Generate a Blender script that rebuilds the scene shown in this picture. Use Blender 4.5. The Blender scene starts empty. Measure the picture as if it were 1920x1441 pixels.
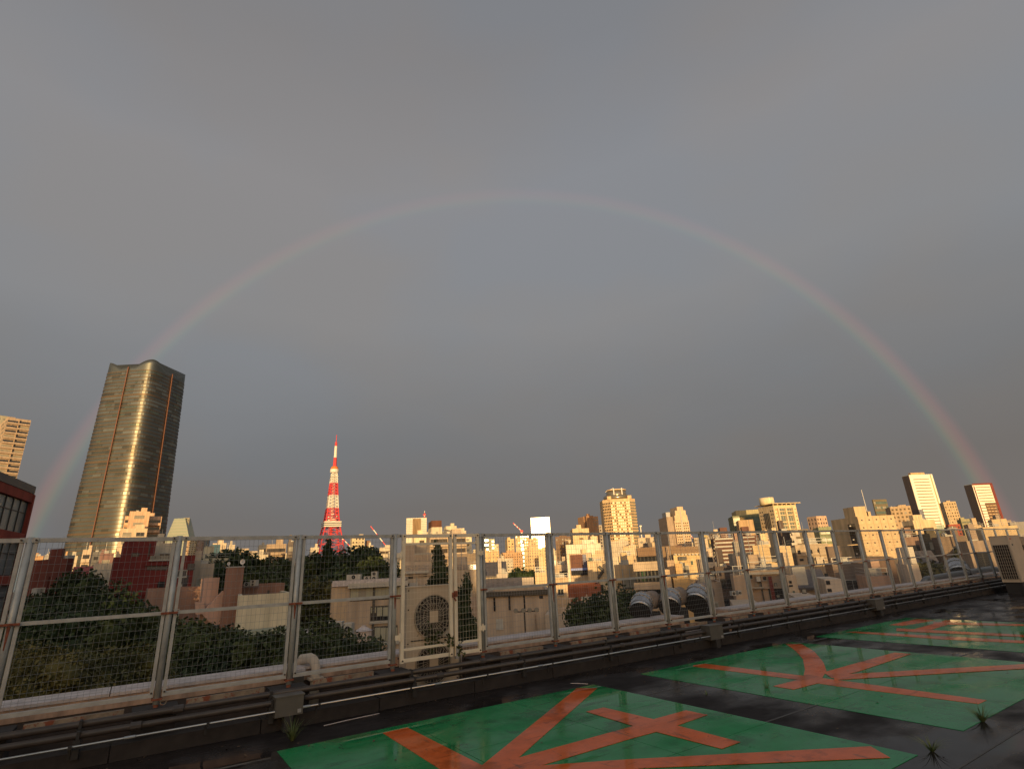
import bpy, math, random
import numpy as np
from mathutils import Vector, Matrix
random.seed(7); rnd = random.Random(11); nrs = np.random.RandomState(5)
R = math.radians
sc = bpy.context.scene
col = sc.collection
# ------------------------------------------------------------------ camera, sky, sun, exposure
ZC = 24.0                                   # eye height above the street
FPX, PITCH, ROLL = 1002.52, 0.3276825, -0.0496933
YA, D = 0.9734283664865893, 8.4256          # heading of the roof edge, distance to the fence
cp, sp = math.cos(PITCH), math.sin(PITCH)
FW = np.array([0, cp, sp]); _r = np.array([1, 0, 0.]); _u = np.array([0, -sp, cp])
RT = math.cos(ROLL)*_r + math.sin(ROLL)*_u; UP = -math.sin(ROLL)*_r + math.cos(ROLL)*_u
cam_d = bpy.data.cameras.new('camera'); cam = bpy.data.objects.new('camera', cam_d); col.objects.link(cam)
cam_d.sensor_width = 36; cam_d.lens = FPX/1920*36; cam_d.clip_start = 0.1; cam_d.clip_end = 60000
M = Matrix(((RT[0], UP[0], -FW[0], 0), (RT[1], UP[1], -FW[1], 0), (RT[2], UP[2], -FW[2], ZC), (0, 0, 0, 1)))
cam.matrix_world = M
sc.camera = cam
SUN_EL, SUN_AZ = R(3.9), R(179.3)           # azimuth clockwise from +Y: straight behind the viewer
sun_dir = Vector((math.sin(SUN_AZ)*math.cos(SUN_EL), math.cos(SUN_AZ)*math.cos(SUN_EL), math.sin(SUN_EL)))
sl = bpy.data.lights.new('sun', 'SUN'); sl.energy = 4.8; sl.angle = R(0.5); sl.color = (1.0, 0.68, 0.31)
so = bpy.data.objects.new('sun', sl); col.objects.link(so)
so.rotation_euler = sun_dir.to_track_quat('Z', 'Y').to_euler()
w = bpy.data.worlds.new('World'); sc.world = w; w.use_nodes = True
def build_world():
    nt = w.node_tree; N = nt.nodes; L = nt.links; N.clear()
    out = N.new('ShaderNodeOutputWorld'); bg1 = N.new('ShaderNodeBackground'); bg2 = N.new('ShaderNodeBackground'); mx = N.new('ShaderNodeMixShader')
    sky = N.new('ShaderNodeTexSky'); sky.sky_type = 'NISHITA'; sky.sun_disc = False; sky.sun_elevation = SUN_EL; sky.sun_rotation = SUN_AZ
    sky.air_density = 1.3; sky.dust_density = 3.0
    L.new(sky.outputs[0], bg1.inputs[0]); bg1.inputs[1].default_value = 0.15
    tc = N.new('ShaderNodeTexCoord'); sep = N.new('ShaderNodeSeparateXYZ'); L.new(tc.outputs['Generated'], sep.inputs[0])
    # rain cloud: grey, paler higher up, a little warm near the horizon
    n1 = N.new('ShaderNodeTexNoise'); n1.inputs['Scale'].default_value = 1.6; n1.inputs['Detail'].default_value = 4; n1.inputs['Roughness'].default_value = 0.45
    mp = N.new('ShaderNodeMapping'); mp.inputs['Scale'].default_value = (1, 1, 2.6); mp.inputs['Location'].default_value = (0.31, 0.2, 0.1)
    L.new(tc.outputs['Generated'], mp.inputs[0]); L.new(mp.outputs[0], n1.inputs[0])
    wob = N.new('ShaderNodeMath'); wob.operation = 'MULTIPLY_ADD'; L.new(n1.outputs[0], wob.inputs[0]); wob.inputs[1].default_value = 0.20; L.new(sep.outputs[2], wob.inputs[2])
    wob2 = N.new('ShaderNodeMath'); wob2.operation = 'SUBTRACT'; L.new(wob.outputs[0], wob2.inputs[0]); wob2.inputs[1].default_value = 0.10
    cr = N.new('ShaderNodeValToRGB'); L.new(wob2.outputs[0], cr.inputs[0]); e = cr.color_ramp.elements
    e[0].position = 0.0; e[0].color = (0.175, 0.158, 0.148, 1)
    e[1].position = 1.0; e[1].color = (0.20, 0.20, 0.21, 1)
    for p, c in ((0.10, (0.168, 0.160, 0.155)), (0.22, (0.188, 0.188, 0.190)), (0.42, (0.246, 0.249, 0.258)), (0.62, (0.256, 0.257, 0.270)), (0.78, (0.222, 0.223, 0.235))):
        q = e.new(p); q.color = (*c, 1)
    # broad warm and cool drifts in the cloud
    n2 = N.new('ShaderNodeTexNoise'); n2.inputs['Scale'].default_value = 2.3; n2.inputs['Detail'].default_value = 3
    mp2 = N.new('ShaderNodeMapping'); mp2.inputs['Scale'].default_value = (1, 1, 1.8); mp2.inputs['Location'].default_value = (4.1, 1.7, 0)
    L.new(tc.outputs['Generated'], mp2.inputs[0]); L.new(mp2.outputs[0], n2.inputs[0])
    # warmer low to the right of the bow, cooler low to the left and high up
    z2 = N.new('ShaderNodeMath'); z2.operation = 'MULTIPLY_ADD'; L.new(sep.outputs[2], z2.inputs[0]); z2.inputs[1].default_value = -2.2; z2.inputs[2].default_value = 1.0
    xz = N.new('ShaderNodeMath'); xz.operation = 'MULTIPLY'; L.new(sep.outputs[0], xz.inputs[0]); L.new(z2.outputs[0], xz.inputs[1])
    fx = N.new('ShaderNodeMath'); fx.operation = 'MULTIPLY_ADD'; L.new(xz.outputs[0], fx.inputs[0]); fx.inputs[1].default_value = -0.26; L.new(n2.outputs[0], fx.inputs[2])
    cr2 = N.new('ShaderNodeValToRGB'); L.new(fx.outputs[0], cr2.inputs[0]); e = cr2.color_ramp.elements
    e[0].position = 0.38; e[0].color = (1.06, 0.98, 0.90, 1); e[1].position = 0.62; e[1].color = (0.93, 1.0, 1.07, 1)
    mul = N.new('ShaderNodeMix'); mul.data_type = 'RGBA'; mul.blend_type = 'MULTIPLY'; mul.inputs[0].default_value = 0.42
    L.new(cr.outputs[0], mul.inputs[6]); L.new(cr2.outputs[0], mul.inputs[7])
    L.new(mul.outputs[2], bg2.inputs[0]); bg2.inputs[1].default_value = 1.0
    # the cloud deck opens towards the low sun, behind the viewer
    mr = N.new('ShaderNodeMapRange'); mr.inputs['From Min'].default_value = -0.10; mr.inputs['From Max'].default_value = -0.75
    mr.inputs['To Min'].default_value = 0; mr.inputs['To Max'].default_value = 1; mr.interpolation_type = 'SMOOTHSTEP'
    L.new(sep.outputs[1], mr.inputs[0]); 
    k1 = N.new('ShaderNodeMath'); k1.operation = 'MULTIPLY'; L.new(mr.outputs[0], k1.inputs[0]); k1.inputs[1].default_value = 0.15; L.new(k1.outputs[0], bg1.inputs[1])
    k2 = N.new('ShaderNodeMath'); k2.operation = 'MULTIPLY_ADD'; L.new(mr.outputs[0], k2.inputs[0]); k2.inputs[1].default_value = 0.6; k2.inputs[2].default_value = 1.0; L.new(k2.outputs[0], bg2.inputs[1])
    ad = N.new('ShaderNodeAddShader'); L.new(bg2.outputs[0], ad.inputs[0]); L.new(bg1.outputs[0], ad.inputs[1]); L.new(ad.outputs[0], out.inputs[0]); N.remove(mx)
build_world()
sc.view_settings.view_transform = 'Standard'; sc.view_settings.look = 'None'; sc.view_settings.gamma = 1; sc.view_settings.exposure = 0.0
sc.view_settings.use_curve_mapping = False
sc.cycles.max_bounces = 5; sc.cycles.glossy_bounces = 3; sc.cycles.diffuse_bounces = 2; sc.cycles.transparent_max_bounces = 8
sc.cycles.use_denoising = True

# ------------------------------------------------------------------ helpers
def ray(x, y): return FW + (x-960)/FPX*RT - (y-720.5)/FPX*UP
def atY(x, y, Y):
    v = ray(x, y); v = v*Y/v[1]; return Vector((v[0], v[1], v[2]+ZC))
DV = np.array([math.sin(YA), math.cos(YA), 0]); NV = np.array([-DV[1], DV[0], 0]); TH = math.atan2(DV[1], DV[0])
def F(t, n, z): p = DV*t + NV*n; return Vector((p[0], p[1], z+ZC))          # roof coordinates: along the fence, out from the viewer, eye-relative height
def onz(x, y, z):
    v = ray(x, y); P = v*z/v[2]; return float(P@DV), float(P@NV)
def onf(x, y, n):
    v = ray(x, y); P = v*n/(v@NV); return float(P@DV), float(P[2])
def proj(P):
    p = np.array([P[0], P[1], P[2]-ZC]); d = p@FW
    return 960+FPX*(p@RT)/d, 720.5-FPX*(p@UP)/d
FLOOR = -1.78

class MB:
    def __init__(s): s.v = []; s.f = []; s.m = []; s.uv = None
    def quad(s, a, b, c, d, mi=0):
        k = len(s.v); s.v += [tuple(a), tuple(b), tuple(c), tuple(d)]; s.f.append((k, k+1, k+2, k+3)); s.m.append(mi)
    def box(s, x0, x1, y0, y1, z0, z1, mi=0):
        if x1 < x0: x0, x1 = x1, x0
        if y1 < y0: y0, y1 = y1, y0
        k = len(s.v)
        s.v += [(x0, y0, z0), (x1, y0, z0), (x1, y1, z0), (x0, y1, z0), (x0, y0, z1), (x1, y0, z1), (x1, y1, z1), (x0, y1, z1)]
        for q in ((0, 3, 2, 1), (4, 5, 6, 7), (0, 1, 5, 4), (1, 2, 6, 5), (2, 3, 7, 6), (3, 0, 4, 7)):
            s.f.append(tuple(k+i for i in q)); s.m.append(mi)
        return s
    def tube(s, p0, p1, r0, r1=None, n=8, cap=True, mi=0):
        r1 = r0 if r1 is None else r1
        p0 = Vector(p0); p1 = Vector(p1); a = (p1-p0)
        if a.length < 1e-9: return s
        q = a.to_track_quat('Z', 'Y'); k = len(s.v)
        for p, r in ((p0, r0), (p1, r1)):
            for i in range(n):
                t = 2*math.pi*i/n + math.pi/n; s.v.append(tuple(p + q @ Vector((r*math.cos(t), r*math.sin(t), 0))))
        for i in range(n):
            j = (i+1) % n; s.f.append((k+i, k+j, k+n+j, k+n+i)); s.m.append(mi)
        if cap:
            s.f.append(tuple(k+n-1-i for i in range(n))); s.m.append(mi); s.f.append(tuple(k+n+i for i in range(n))); s.m.append(mi)
        return s
    def sweep(s, pts, rx, rz, n=4, up=(0, 0, 1), mi=0, twist=None):
        pts = [Vector(p) for p in pts]; rings = []
        for i, p in enumerate(pts):
            a = (pts[min(i+1, len(pts)-1)]-pts[max(i-1, 0)]).normalized()
            sd = a.cross(Vector(up))
            if sd.length < 1e-3: sd = a.cross(Vector((0, 1, 0)))
            sd.normalize(); uu = sd.cross(a).normalized(); k = len(s.v); rings.append(k)
            rr = rx[i] if isinstance(rx, (list, tuple)) else rx; zz = rz[i] if isinstance(rz, (list, tuple)) else rz
            for j in range(n):
                t = 2*math.pi*j/n + math.pi/n; g = math.sqrt(2) if n == 4 else 1
                s.v.append(tuple(p + sd*rr*g*math.cos(t) + uu*zz*g*math.sin(t)))
        for a, b in zip(rings[:-1], rings[1:]):
            for j in range(n):
                k = (j+1) % n; s.f.append((a+j, a+k, b+k, b+j)); s.m.append(mi)
        s.f.append(tuple(rings[0]+n-1-j for j in range(n))); s.m.append(mi); s.f.append(tuple(rings[-1]+j for j in range(n))); s.m.append(mi)
        return s
    def prism(s, poly, z0, z1, mi=0):
        k = len(s.v); n = len(poly)
        s.v += [(p[0], p[1], z0) for p in poly] + [(p[0], p[1], z1) for p in poly]
        for i in range(n):
            j = (i+1) % n; s.f.append((k+i, k+j, k+n+j, k+n+i)); s.m.append(mi)
        s.f.append(tuple(k+n-1-i for i in range(n))); s.f.append(tuple(k+n+i for i in range(n))); s.m += [mi, mi]
        return s
    def mesh(s, name, mats, smooth=False):
        me = bpy.data.meshes.new(name); me.from_pydata(s.v, [], s.f)
        for m in (mats if isinstance(mats, (list, tuple)) else [mats]): me.materials.append(m)
        if any(s.m): me.polygons.foreach_set('material_index', s.m)
        if smooth: me.polygons.foreach_set('use_smooth', [True]*len(s.f))
        me.update(); return me
    def build(s, name, mats, parent=None, smooth=False, kind=None, label=None):
        return link(name, s.mesh(name, mats, smooth), parent, kind=kind, label=label)
def link(name, me, parent=None, loc=None, rotz=None, kind=None, label=None):
    o = bpy.data.objects.new(name, me); col.objects.link(o)
    if parent is not None: o.parent = parent
    if loc is not None: o.location = loc
    if rotz is not None: o.rotation_euler = (0, 0, rotz)
    if kind: o['kind'] = kind
    if label: o['label'] = label
    return o
def thing(name, label, cat, loc=(0, 0, 0), rotz=0, group=None, kind=None):
    o = link(name, None, None, loc, rotz); o['label'] = label; o['category'] = cat
    if group: o['group'] = group
    if kind: o['kind'] = kind
    return o
def rthing(name, label, cat, t, n, z, group=None): return thing(name, label, cat, F(t, n, z), TH, group)

# ------------------------------------------------------------------ materials
_mats = {}
def mat(name, c, rough=0.8, metal=0.0, var=0.12, scale=1.0, spec=0.5, bump=0.0, rust=0.0, rustscale=3.0, coat=0.0, coord='Object', streak=1.0):
    if name in _mats: return _mats[name]
    m = bpy.data.materials.new(name); m.use_nodes = True; nt = m.node_tree; N = nt.nodes; L = nt.links
    b = N['Principled BSDF']; b.inputs['Roughness'].default_value = rough; b.inputs['Metallic'].default_value = metal
    b.inputs['Specular IOR Level'].default_value = spec
    if coat: b.inputs['Coat Weight'].default_value = coat; b.inputs['Coat Roughness'].default_value = 0.06
    tc = N.new('ShaderNodeTexCoord'); mp = N.new('ShaderNodeMapping'); mp.inputs['Scale'].default_value = (1, 1, streak)
    L.new(tc.outputs[coord], mp.inputs[0])
    nz = N.new('ShaderNodeTexNoise'); nz.inputs['Scale'].default_value = scale; nz.inputs['Detail'].default_value = 5; nz.inputs['Roughness'].default_value = 0.6
    L.new(mp.outputs[0], nz.inputs[0])
    mr = N.new('ShaderNodeMapRange'); mr.inputs['From Min'].default_value = 0.3; mr.inputs['From Max'].default_value = 0.7
    mr.inputs['To Min'].default_value = 1-var; mr.inputs['To Max'].default_value = 1+var; L.new(nz.outputs[0], mr.inputs[0])
    vm = N.new('ShaderNodeVectorMath'); vm.operation = 'SCALE'; vm.inputs[0].default_value = c[:3]; L.new(mr.outputs[0], vm.inputs['Scale'])
    src = vm.outputs[0]
    if rust:
        n2 = N.new('ShaderNodeTexNoise'); n2.inputs['Scale'].default_value = rustscale; n2.inputs['Detail'].default_value = 8; n2.inputs['Roughness'].default_value = 0.7
        L.new(tc.outputs[coord], n2.inputs[0])
        cr = N.new('ShaderNodeValToRGB'); cr.color_ramp.elements[0].position = 0.66-rust*0.4; cr.color_ramp.elements[1].position = 0.72-rust*0.4
        L.new(n2.outputs[0], cr.inputs[0])
        mx = N.new('ShaderNodeMix'); mx.data_type = 'RGBA'; L.new(cr.outputs[0], mx.inputs[0]); L.new(src, mx.inputs[6]); mx.inputs[7].default_value = (0.19, 0.05, 0.022, 1)
        src = mx.outputs[2]
    L.new(src, b.inputs['Base Color'])
    if bump:
        bp = N.new('ShaderNodeBump'); bp.inputs['Strength'].default_value = bump; bp.inputs['Distance'].default_value = 0.02; L.new(nz.outputs[0], bp.inputs['Height']); L.new(bp.outputs[0], b.inputs['Normal'])
    _mats[name] = m; return m
def wallm(c, rough=0.85):
    k = 'wall_%d_%d_%d' % tuple(int(x*100) for x in c)
    return mat(k, c, rough, var=0.26, scale=0.9, spec=0.3, streak=0.16)
CREAM = (.56, .48, .36); WHITE = (.80, .76, .66); BEIGE = (.44, .36, .27); TAN = (.38, .28, .19); BROWN = (.20, .12, .085); REDB = (.17, .030, .026)
GREY = (.36, .34, .31); DARK = (.07, .06, .055); ORNG = (.52, .32, .17); PINK = (.45, .29, .23); DGREY = (.17, .16, .15); SAND = (.50, .42, .29)
glass_d = mat('window_glass_dark', (.035, .035, .038), 0.06, var=.3, scale=.3, spec=.7)
glass_p = mat('window_glass_blind', (.30, .27, .21), 0.6, var=.25, scale=.5, spec=.3)
glass_g = mat('window_glass_green', (.10, .14, .12), 0.12, var=.3, scale=.2, spec=.9)
frame_w = mat('window_frame_pale', (.42, .39, .33), 0.5, var=.1)
frame_k = mat('window_frame_dark', (.05, .045, .04), 0.5, var=.1)
roofm = mat('flat_roof', (.16, .15, .14), 0.9, var=.3, scale=.5)
conc = mat('concrete_weathered', (.33, .27, .22), 0.9, var=.3, scale=4, bump=.3)
rail_m = mat('balcony_rail', (.10, .09, .085), 0.6, var=.2)
unit_m = mat('rooftop_unit', (.45, .42, .36), 0.6, var=.2, scale=.8)
steel = mat('steel_grey', (.35, .34, .33), 0.45, .3, var=.2)
GM = {'d': glass_d, 'p': glass_p, 'g': glass_g}

# ------------------------------------------------------------------ buildings
SKY_X = list(range(-200, 2140, 4)); cover = {x: 9999 for x in SKY_X}      # which columns nearer buildings already hide
def cover_add(x0, x1, y):
    for x in SKY_X:
        if x0 <= x <= x1: cover[x] = min(cover[x], y)
_meshcache = {}
KEEP = []
def wbox(w_, h_, gl, key):
    k = (round(w_, 2), round(h_, 2), gl, key)
    if k not in _meshcache:
        f = MB(); t = min(.09, w_*.1)
        f.box(-w_/2-t, -w_/2, -.10, .02, -h_/2-t, h_/2+t); f.box(w_/2, w_/2+t, -.10, .02, -h_/2-t, h_/2+t)
        f.box(-w_/2, w_/2, -.10, .02, h_/2, h_/2+t); f.box(-w_/2-t, w_/2+t, -.16, .02, -h_/2-t*1.8, -h_/2-t*.02-t)
        f.box(-w_/2, w_/2, -.10, .02, -h_/2-t, -h_/2)
        if w_ > 1.0: f.box(-t*.3, t*.3, -.06, .02, -h_/2, h_/2)
        g = MB(); g.box(-w_/2, w_/2, -.03, .02, -h_/2, h_/2)
        _meshcache[k] = (f.mesh('window', frame_w if key == 'w' else frame_k), g.mesh('pane', GM[gl]))
    return _meshcache[k]
class Face:
    """one facade of a building: u along it, o outwards, z up"""
    def __init__(s, side, L, root): s.side = side; s.L = L; s.root = root
    def xyz(s, u, o, z): return (u, -o, z) if s.side == 'R' else (-o, u, z)
    def box(s, mb, u0, u1, o0, o1, z0, z1, mi=0):
        if s.side == 'R': mb.box(u0, u1, -o1, -o0, z0, z1, mi)
        else: mb.box(-o1, -o0, u0, u1, z0, z1, mi)
    def window(s, u, z, w_, h_, gl='d', key='w'):
        fm, pm = wbox(w_, h_, gl, key)
        o = link('window', fm, s.root, s.xyz(u, 0, z), 0 if s.side == 'R' else -math.pi/2)
        link('pane', pm, o)
def style(fc, st, H, zlow, fl, Y, wm, rg):
    kind = st[0]
    if kind == 'solid' or fc.L < 1.2: return
    nf = max(1, int((H-1.0-zlow)/fl)); px = FPX/Y
    top = H-1.0
    if kind in ('grid', 'gridd'):
        bay, wf, hf = st[1:4]
        if Y > 380: bay *= .6; fl *= .75; nf = max(1, int((H-1.0-zlow)/fl))
        gl = st[4] if len(st) > 4 else 'd'; nb = max(1, int(fc.L/bay)); bw = fc.L/nb
        big = bw*wf*px >= 8.5 and fl*hf*px >= 6.5 and nf*nb < 140
        mb = MB(); fb = MB()
        for i in range(nf):
            zc = top-fl*(i+.5)
            for j in range(nb):
                if rg.random() < .04: continue
                u = bw*(j+.5); g = gl if rg.random() < .72 else 'p'
                if big: fc.window(u, zc, bw*wf, fl*hf, g, 'w' if kind == 'grid' else 'k')
                else: fc.box(mb, u-bw*wf/2, u+bw*wf/2, -.02, .04, zc-fl*hf/2, zc+fl*hf/2, 0 if g == gl else 1)
            if not big: fc.box(fb, 0.05, fc.L-.05, -.02, .10, zc-fl/2-.08, zc-fl/2+.1)
        if not big:
            mb.build('windows', [GM[gl], glass_p], fc.root, kind='stuff'); fb.build('floor_lines', wm, fc.root, kind='stuff')
    elif kind == 'band':
        hf = st[1]; gl = st[2] if len(st) > 2 else 'd'; mb = MB(); fb = MB(); nb = max(2, int(fc.L/2.2)); bw = (fc.L-.8)/nb
        for i in range(nf):
            zc = top-fl*(i+.5)
            for j in range(nb):
                fc.box(mb, .4+bw*j, .4+bw*(j+1), -.02, .03, zc-fl*hf/2, zc+fl*hf/2, 1 if rg.random() < .22 else 0)
                fc.box(fb, .4+bw*j-.05, .4+bw*j+.05, -.02, .09, zc-fl*hf/2, zc+fl*hf/2)
            fc.box(fb, .1, fc.L-.1, -.02, .16, zc-fl*hf/2-.16, zc-fl*hf/2)
        if fl*px >= 12 and nf < 12:
            for k in range(nf):
                pass
        mb.build('window_band', [GM[gl], glass_p], fc.root, kind='stuff'); fb.build('mullions', wm, fc.root, kind='stuff')
    elif kind == 'balc':
        bay = st[1]; dep = st[2] if len(st) > 2 else 1.3; nb = max(1, int(fc.L/bay)); bw = fc.L/nb
        ind = fl*px >= 9
        wb = MB(); db = MB(); sb = MB()
        for i in range(nf):
            z0 = top-fl*(i+1); b = sb
            if ind: b = MB()
            fc.box(b, .05, fc.L-.05, .002, dep, z0, z0+.18); fc.box(b, .05, fc.L-.05, dep-.12, dep, z0+.18, z0+1.15)
            if ind: b.build('balcony', wm, fc.root)
            for j in range(nb):
                fc.box(wb, bw*j+.25, bw*(j+1)-.25, -.02, .03, z0+.2, z0+fl*.78, 1 if rg.random() < .3 else 0)
                if j: fc.box(db, bw*j-.08, bw*j+.08, .002, dep-.13, z0+.18, z0+fl)
        if not ind: sb.build('balconies', wm, fc.root, kind='stuff')
        wb.build('balcony_windows', [glass_d, glass_p], fc.root, kind='stuff')
        if nb > 1: db.build('divider_walls', wm, fc.root, kind='stuff')
    elif kind == 'curtain':
        bay = st[1]; gl = st[2]; nb = max(1, int(fc.L/bay)); bw = fc.L/nb; mb = MB(); fb = MB()
        fc.box(mb, .15, fc.L-.15, -.02, .02, max(zlow, .5), H-.8)
        for j in range(nb+1): fc.box(fb, .15+(fc.L-.3)*j/nb-.06, .15+(fc.L-.3)*j/nb+.06, .021, .12, max(zlow, .5), H-.8)
        for i in range(nf+1): fc.box(fb, .1, fc.L-.1, .022, .09, top-fl*i-.25, top-fl*i+.05)
        mb.build('curtain_glass', GM[gl], fc.root, kind='stuff'); fb.build('mullions', wm, fc.root, kind='stuff')
    elif kind == 'tiles':          # blind wall of jointed panels, small dark holes
        pw, ph = st[1:3]; hole = st[3] if len(st) > 3 else 0; fb = MB(); hb = MB()
        nb = max(1, int(fc.L/pw)); bw = fc.L/nb; nh = int((H-zlow)/ph)
        me = MB(); big = bw*px >= 9 and ph*px >= 9 and nb*nh <= 300
        fc.box(me, -bw/2+.03, bw/2-.03, .002, .05, -ph/2+.03, ph/2-.03)
        if big:
            m_ = me.mesh('panel', wm)
            for i in range(nh):
                for j in range(nb): link('panel', m_, fc.root, fc.xyz(bw*(j+.5), rg.random()*.01, H-.05-ph*(i+.5)))
        else:
            for i in range(nh):
                for j in range(nb): fc.box(fb, bw*j+.05, bw*(j+1)-.05, .002, .05, H-ph*(i+1)+.03, H-ph*i-.03)
            fb.build('wall_panels', wm, fc.root, kind='stuff')
        if hole:
            for i in range(0, nh, hole):
                for j in range(nb): fc.box(hb, bw*(j+.5)-.13, bw*(j+.5)+.13, .03, .075, H-ph*(i+.5)-.13, H-ph*(i+.5)+.13)
            hb.build('wall_vents', frame_k, fc.root, kind='stuff')
def clutter(root, a, b, H, n, rg, wm, Y):
    if n <= 0: return
    pw, pd, ph = a*rg.uniform(.25, .45), b*rg.uniform(.3, .5), rg.uniform(2.2, 3.4)
    x = rg.uniform(.1, a-pw-.1) if a > pw+.3 else 0; y = rg.uniform(.2, .5)*b
    mb = MB().box(x, x+pw, y, min(y+pd, b-.2), H-.9, H-.9+ph); mb.build('penthouse', wm, root)
    for k in range(n-1):
        if Y > 500: break
        u = rg.uniform(.6, max(.8, a-1.6)); v = rg.uniform(.5, b*.35)
        s = rg.uniform(.5, 1.0); t = rg.random()
        m2 = MB()
        if t < .55: m2.box(u, u+s*1.2, v, v+s*.7, H-.88, H-.88+s*1.7); m2.build('rooftop_unit', unit_m, root)
        elif t < .66:
            m2.tube((u, v+.6, H-.7), (u, v+.6, H+.55), .5, n=14); m2.tube((u, v+.6, H+.55), (u, v+.6, H+.7), .5, .2, n=14); m2.build('water_tank', unit_m, root, smooth=False)
        else: m2.tube((u, v, H-.9), (u, v, H+rg.uniform(2, 4.5)), .05, .03, n=5); m2.build('antenna', steel, root)
def dress(fc, H, Y, wm, rg):
    px = FPX/Y; L = fc.L
    if L < 2.5 or H < 6: return
    zb_ = max(H-70/px, 1.5)
    nc = max(1, min(5, int(L/rg.uniform(2.2, 3.6)))); cols = [((k+.5+rg.uniform(-.25, .25))*L/nc, rg.choice((.7, .9, 1.3, 1.7)), rg.choice((.7, 1.1, 1.3)), rg.choice('dddp'), rg.choice('wk')) for k in range(nc)]
    nrow = max(1, int((H-1.2-zb_)/3.0)); sm = [MB(), MB()]
    for i in range(min(nrow, 9)):
        for u, w_, h_, g_, kf in cols:
            if rg.random() < .2: continue
            w_ = min(w_, L/nc*.8); z = H-2.3-3.0*i; u = min(max(u, w_/2+.15), L-w_/2-.15)
            if w_*px > 6.5: fc.window(u, z, w_, h_, g_, kf)
            else: fc.box(sm[g_ == 'p'], u-w_/2, u+w_/2, -.02, .05, z-h_/2, z+h_/2); fc.box(sm[1], u-w_/2-.05, u+w_/2+.05, .0, .14, z-h_/2-.1, z-h_/2-.01)
    if sm[0].v: sm[0].build('windows', glass_d, fc.root, kind='stuff')
    if sm[1].v: sm[1].build('sills', glass_p, fc.root, kind='stuff')
    for k in range(rg.randint(1, 2)):
        u = rg.uniform(.3, L-.3); q = MB(); fc.box(q, u-.06, u+.06, .01, .15, zb_-2, H-.5); q.build('drain_pipe', rg.choice((frame_w, frame_k, wm)), fc.root)
    if rg.random() < .6: z = rg.uniform(zb_, H-1.5); q = MB(); fc.box(q, .1, L-.1, .003, .22, z, z+.14); q.build('ledge', wm, fc.root)
    if rg.random() < .5: u = rg.uniform(.3, max(.4, L-1.3)); z = rg.uniform(zb_, H-2); q = MB(); fc.box(q, u, u+.9, .05, .5, z, z+.75); q.build('wall_unit', unit_m, fc.root)
def railing(root, a, b, H):
    m = MB()
    for z in (H+.35, H+.75): m.box(.1, a-.1, .08, .12, z, z+.05); m.box(.08, .12, .1, b-.1, z, z+.05)
    n = max(2, int(a/1.5))
    for i in range(n+1): m.box(.1+(a-.2)*i/n-.03, .1+(a-.2)*i/n+.03, .07, .13, H, H+.8)
    m.build('roof_railing', steel, root)
def bld(name, label, xc, x1, yt, Y, colr, r=0., x0=None, depth=12., fl=3.2, SR=('grid', 2.6, .5, .45), SL=('solid',), zlow=None, clut=2, group=None, cat='building', ybot=None, wall=None, rim=True, cull=True, drs=True):
    rg = random.Random(int(xc*7+yt*13+Y))
    if x0 is None:
        v_ = ray((xc+x1)/2, yt); r = r - math.degrees(math.atan2(v_[0], v_[1]))*(.9 if xc < 960 else .85)
    if cull: KEEP.append((min(xc, x1, x0 or xc), max(xc, x1), yt, (ybot if ybot and ybot < 1100 else yt+24) if Y > 75 else 1300, Y))
    C = atY(xc, yt, Y); d1 = (math.cos(R(r)), math.sin(R(r))); d2 = (-d1[1], d1[0])
    def side(x, d):
        v = ray(x, yt); det = d[0]*(-v[1]) + v[0]*d[1]
        return (-C.x*(-v[1]) + (-C.y)*v[0]) / det if abs(det) > 1e-6 else 10
    a = abs(side(x1, d1)); b = abs(side(x0, d2)) if x0 is not None else depth
    a = min(a, 140); b = min(b, 120)
    H = C.z; root = thing(name, label, cat, (C.x, C.y, 0), R(r), group)
    wm = wall or wallm(colr)
    pw = .25
    MB().box(0, a, 0, b, 0, H-.9).build('wall', wm, root)
    if rim:
        p = MB(); p.box(0, a, 0, pw, H-.9, H); p.box(0, a, b-pw, b, H-.9, H); p.box(0, pw, pw, b-pw, H-.9, H); p.box(a-pw, a, pw, b-pw, H-.9, H); p.build('parapet', wm, root)
        MB().box(pw, a-pw, pw, b-pw, H-.899, H-.86).build('roof', roofm, root)
    zl = zlow
    if zl is None:
        yb = ybot if ybot is not None else 1230
        v = ray(xc, yb); zl = max(0.5, v[2]/v[1]*Y+ZC)
    zl = min(zl, H-1)
    FR = Face('R', a, root); FL = Face('L', b, root)
    style(FR, SR, H, zl, fl, Y, wm, rg); style(FL, SL, H, zl, fl, Y, wm, rg)
    if Y < 270 and SR[0] == 'solid' and drs: dress(FR, H, Y, wm, rg)
    if Y < 270 and SL[0] == 'solid' and x0 is not None and drs: dress(FL, H, Y, wm, rg)
    clutter(root, a, b, H, clut+(2 if Y < 160 and clut else 0), rg, wm, Y)
    if clut and Y < 200 and rg.random() < .5: railing(root, a, b, H)
    if cull: cover_add(min(xc, x1, x0 if x0 is not None else xc)+2, max(xc, x1)-2, yt+4)
    return root, a, b, H, FR, FL

# ------------------------------------------------------------------ ground and the roof we stand on
gm = mat('street_ground', (.06, .058, .055), 0.9, var=.4, scale=.02, coord='Object')
MB().box(-26000, 26000, -26000, 26000, -1, 0).build('ground', gm, kind='structure')

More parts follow.
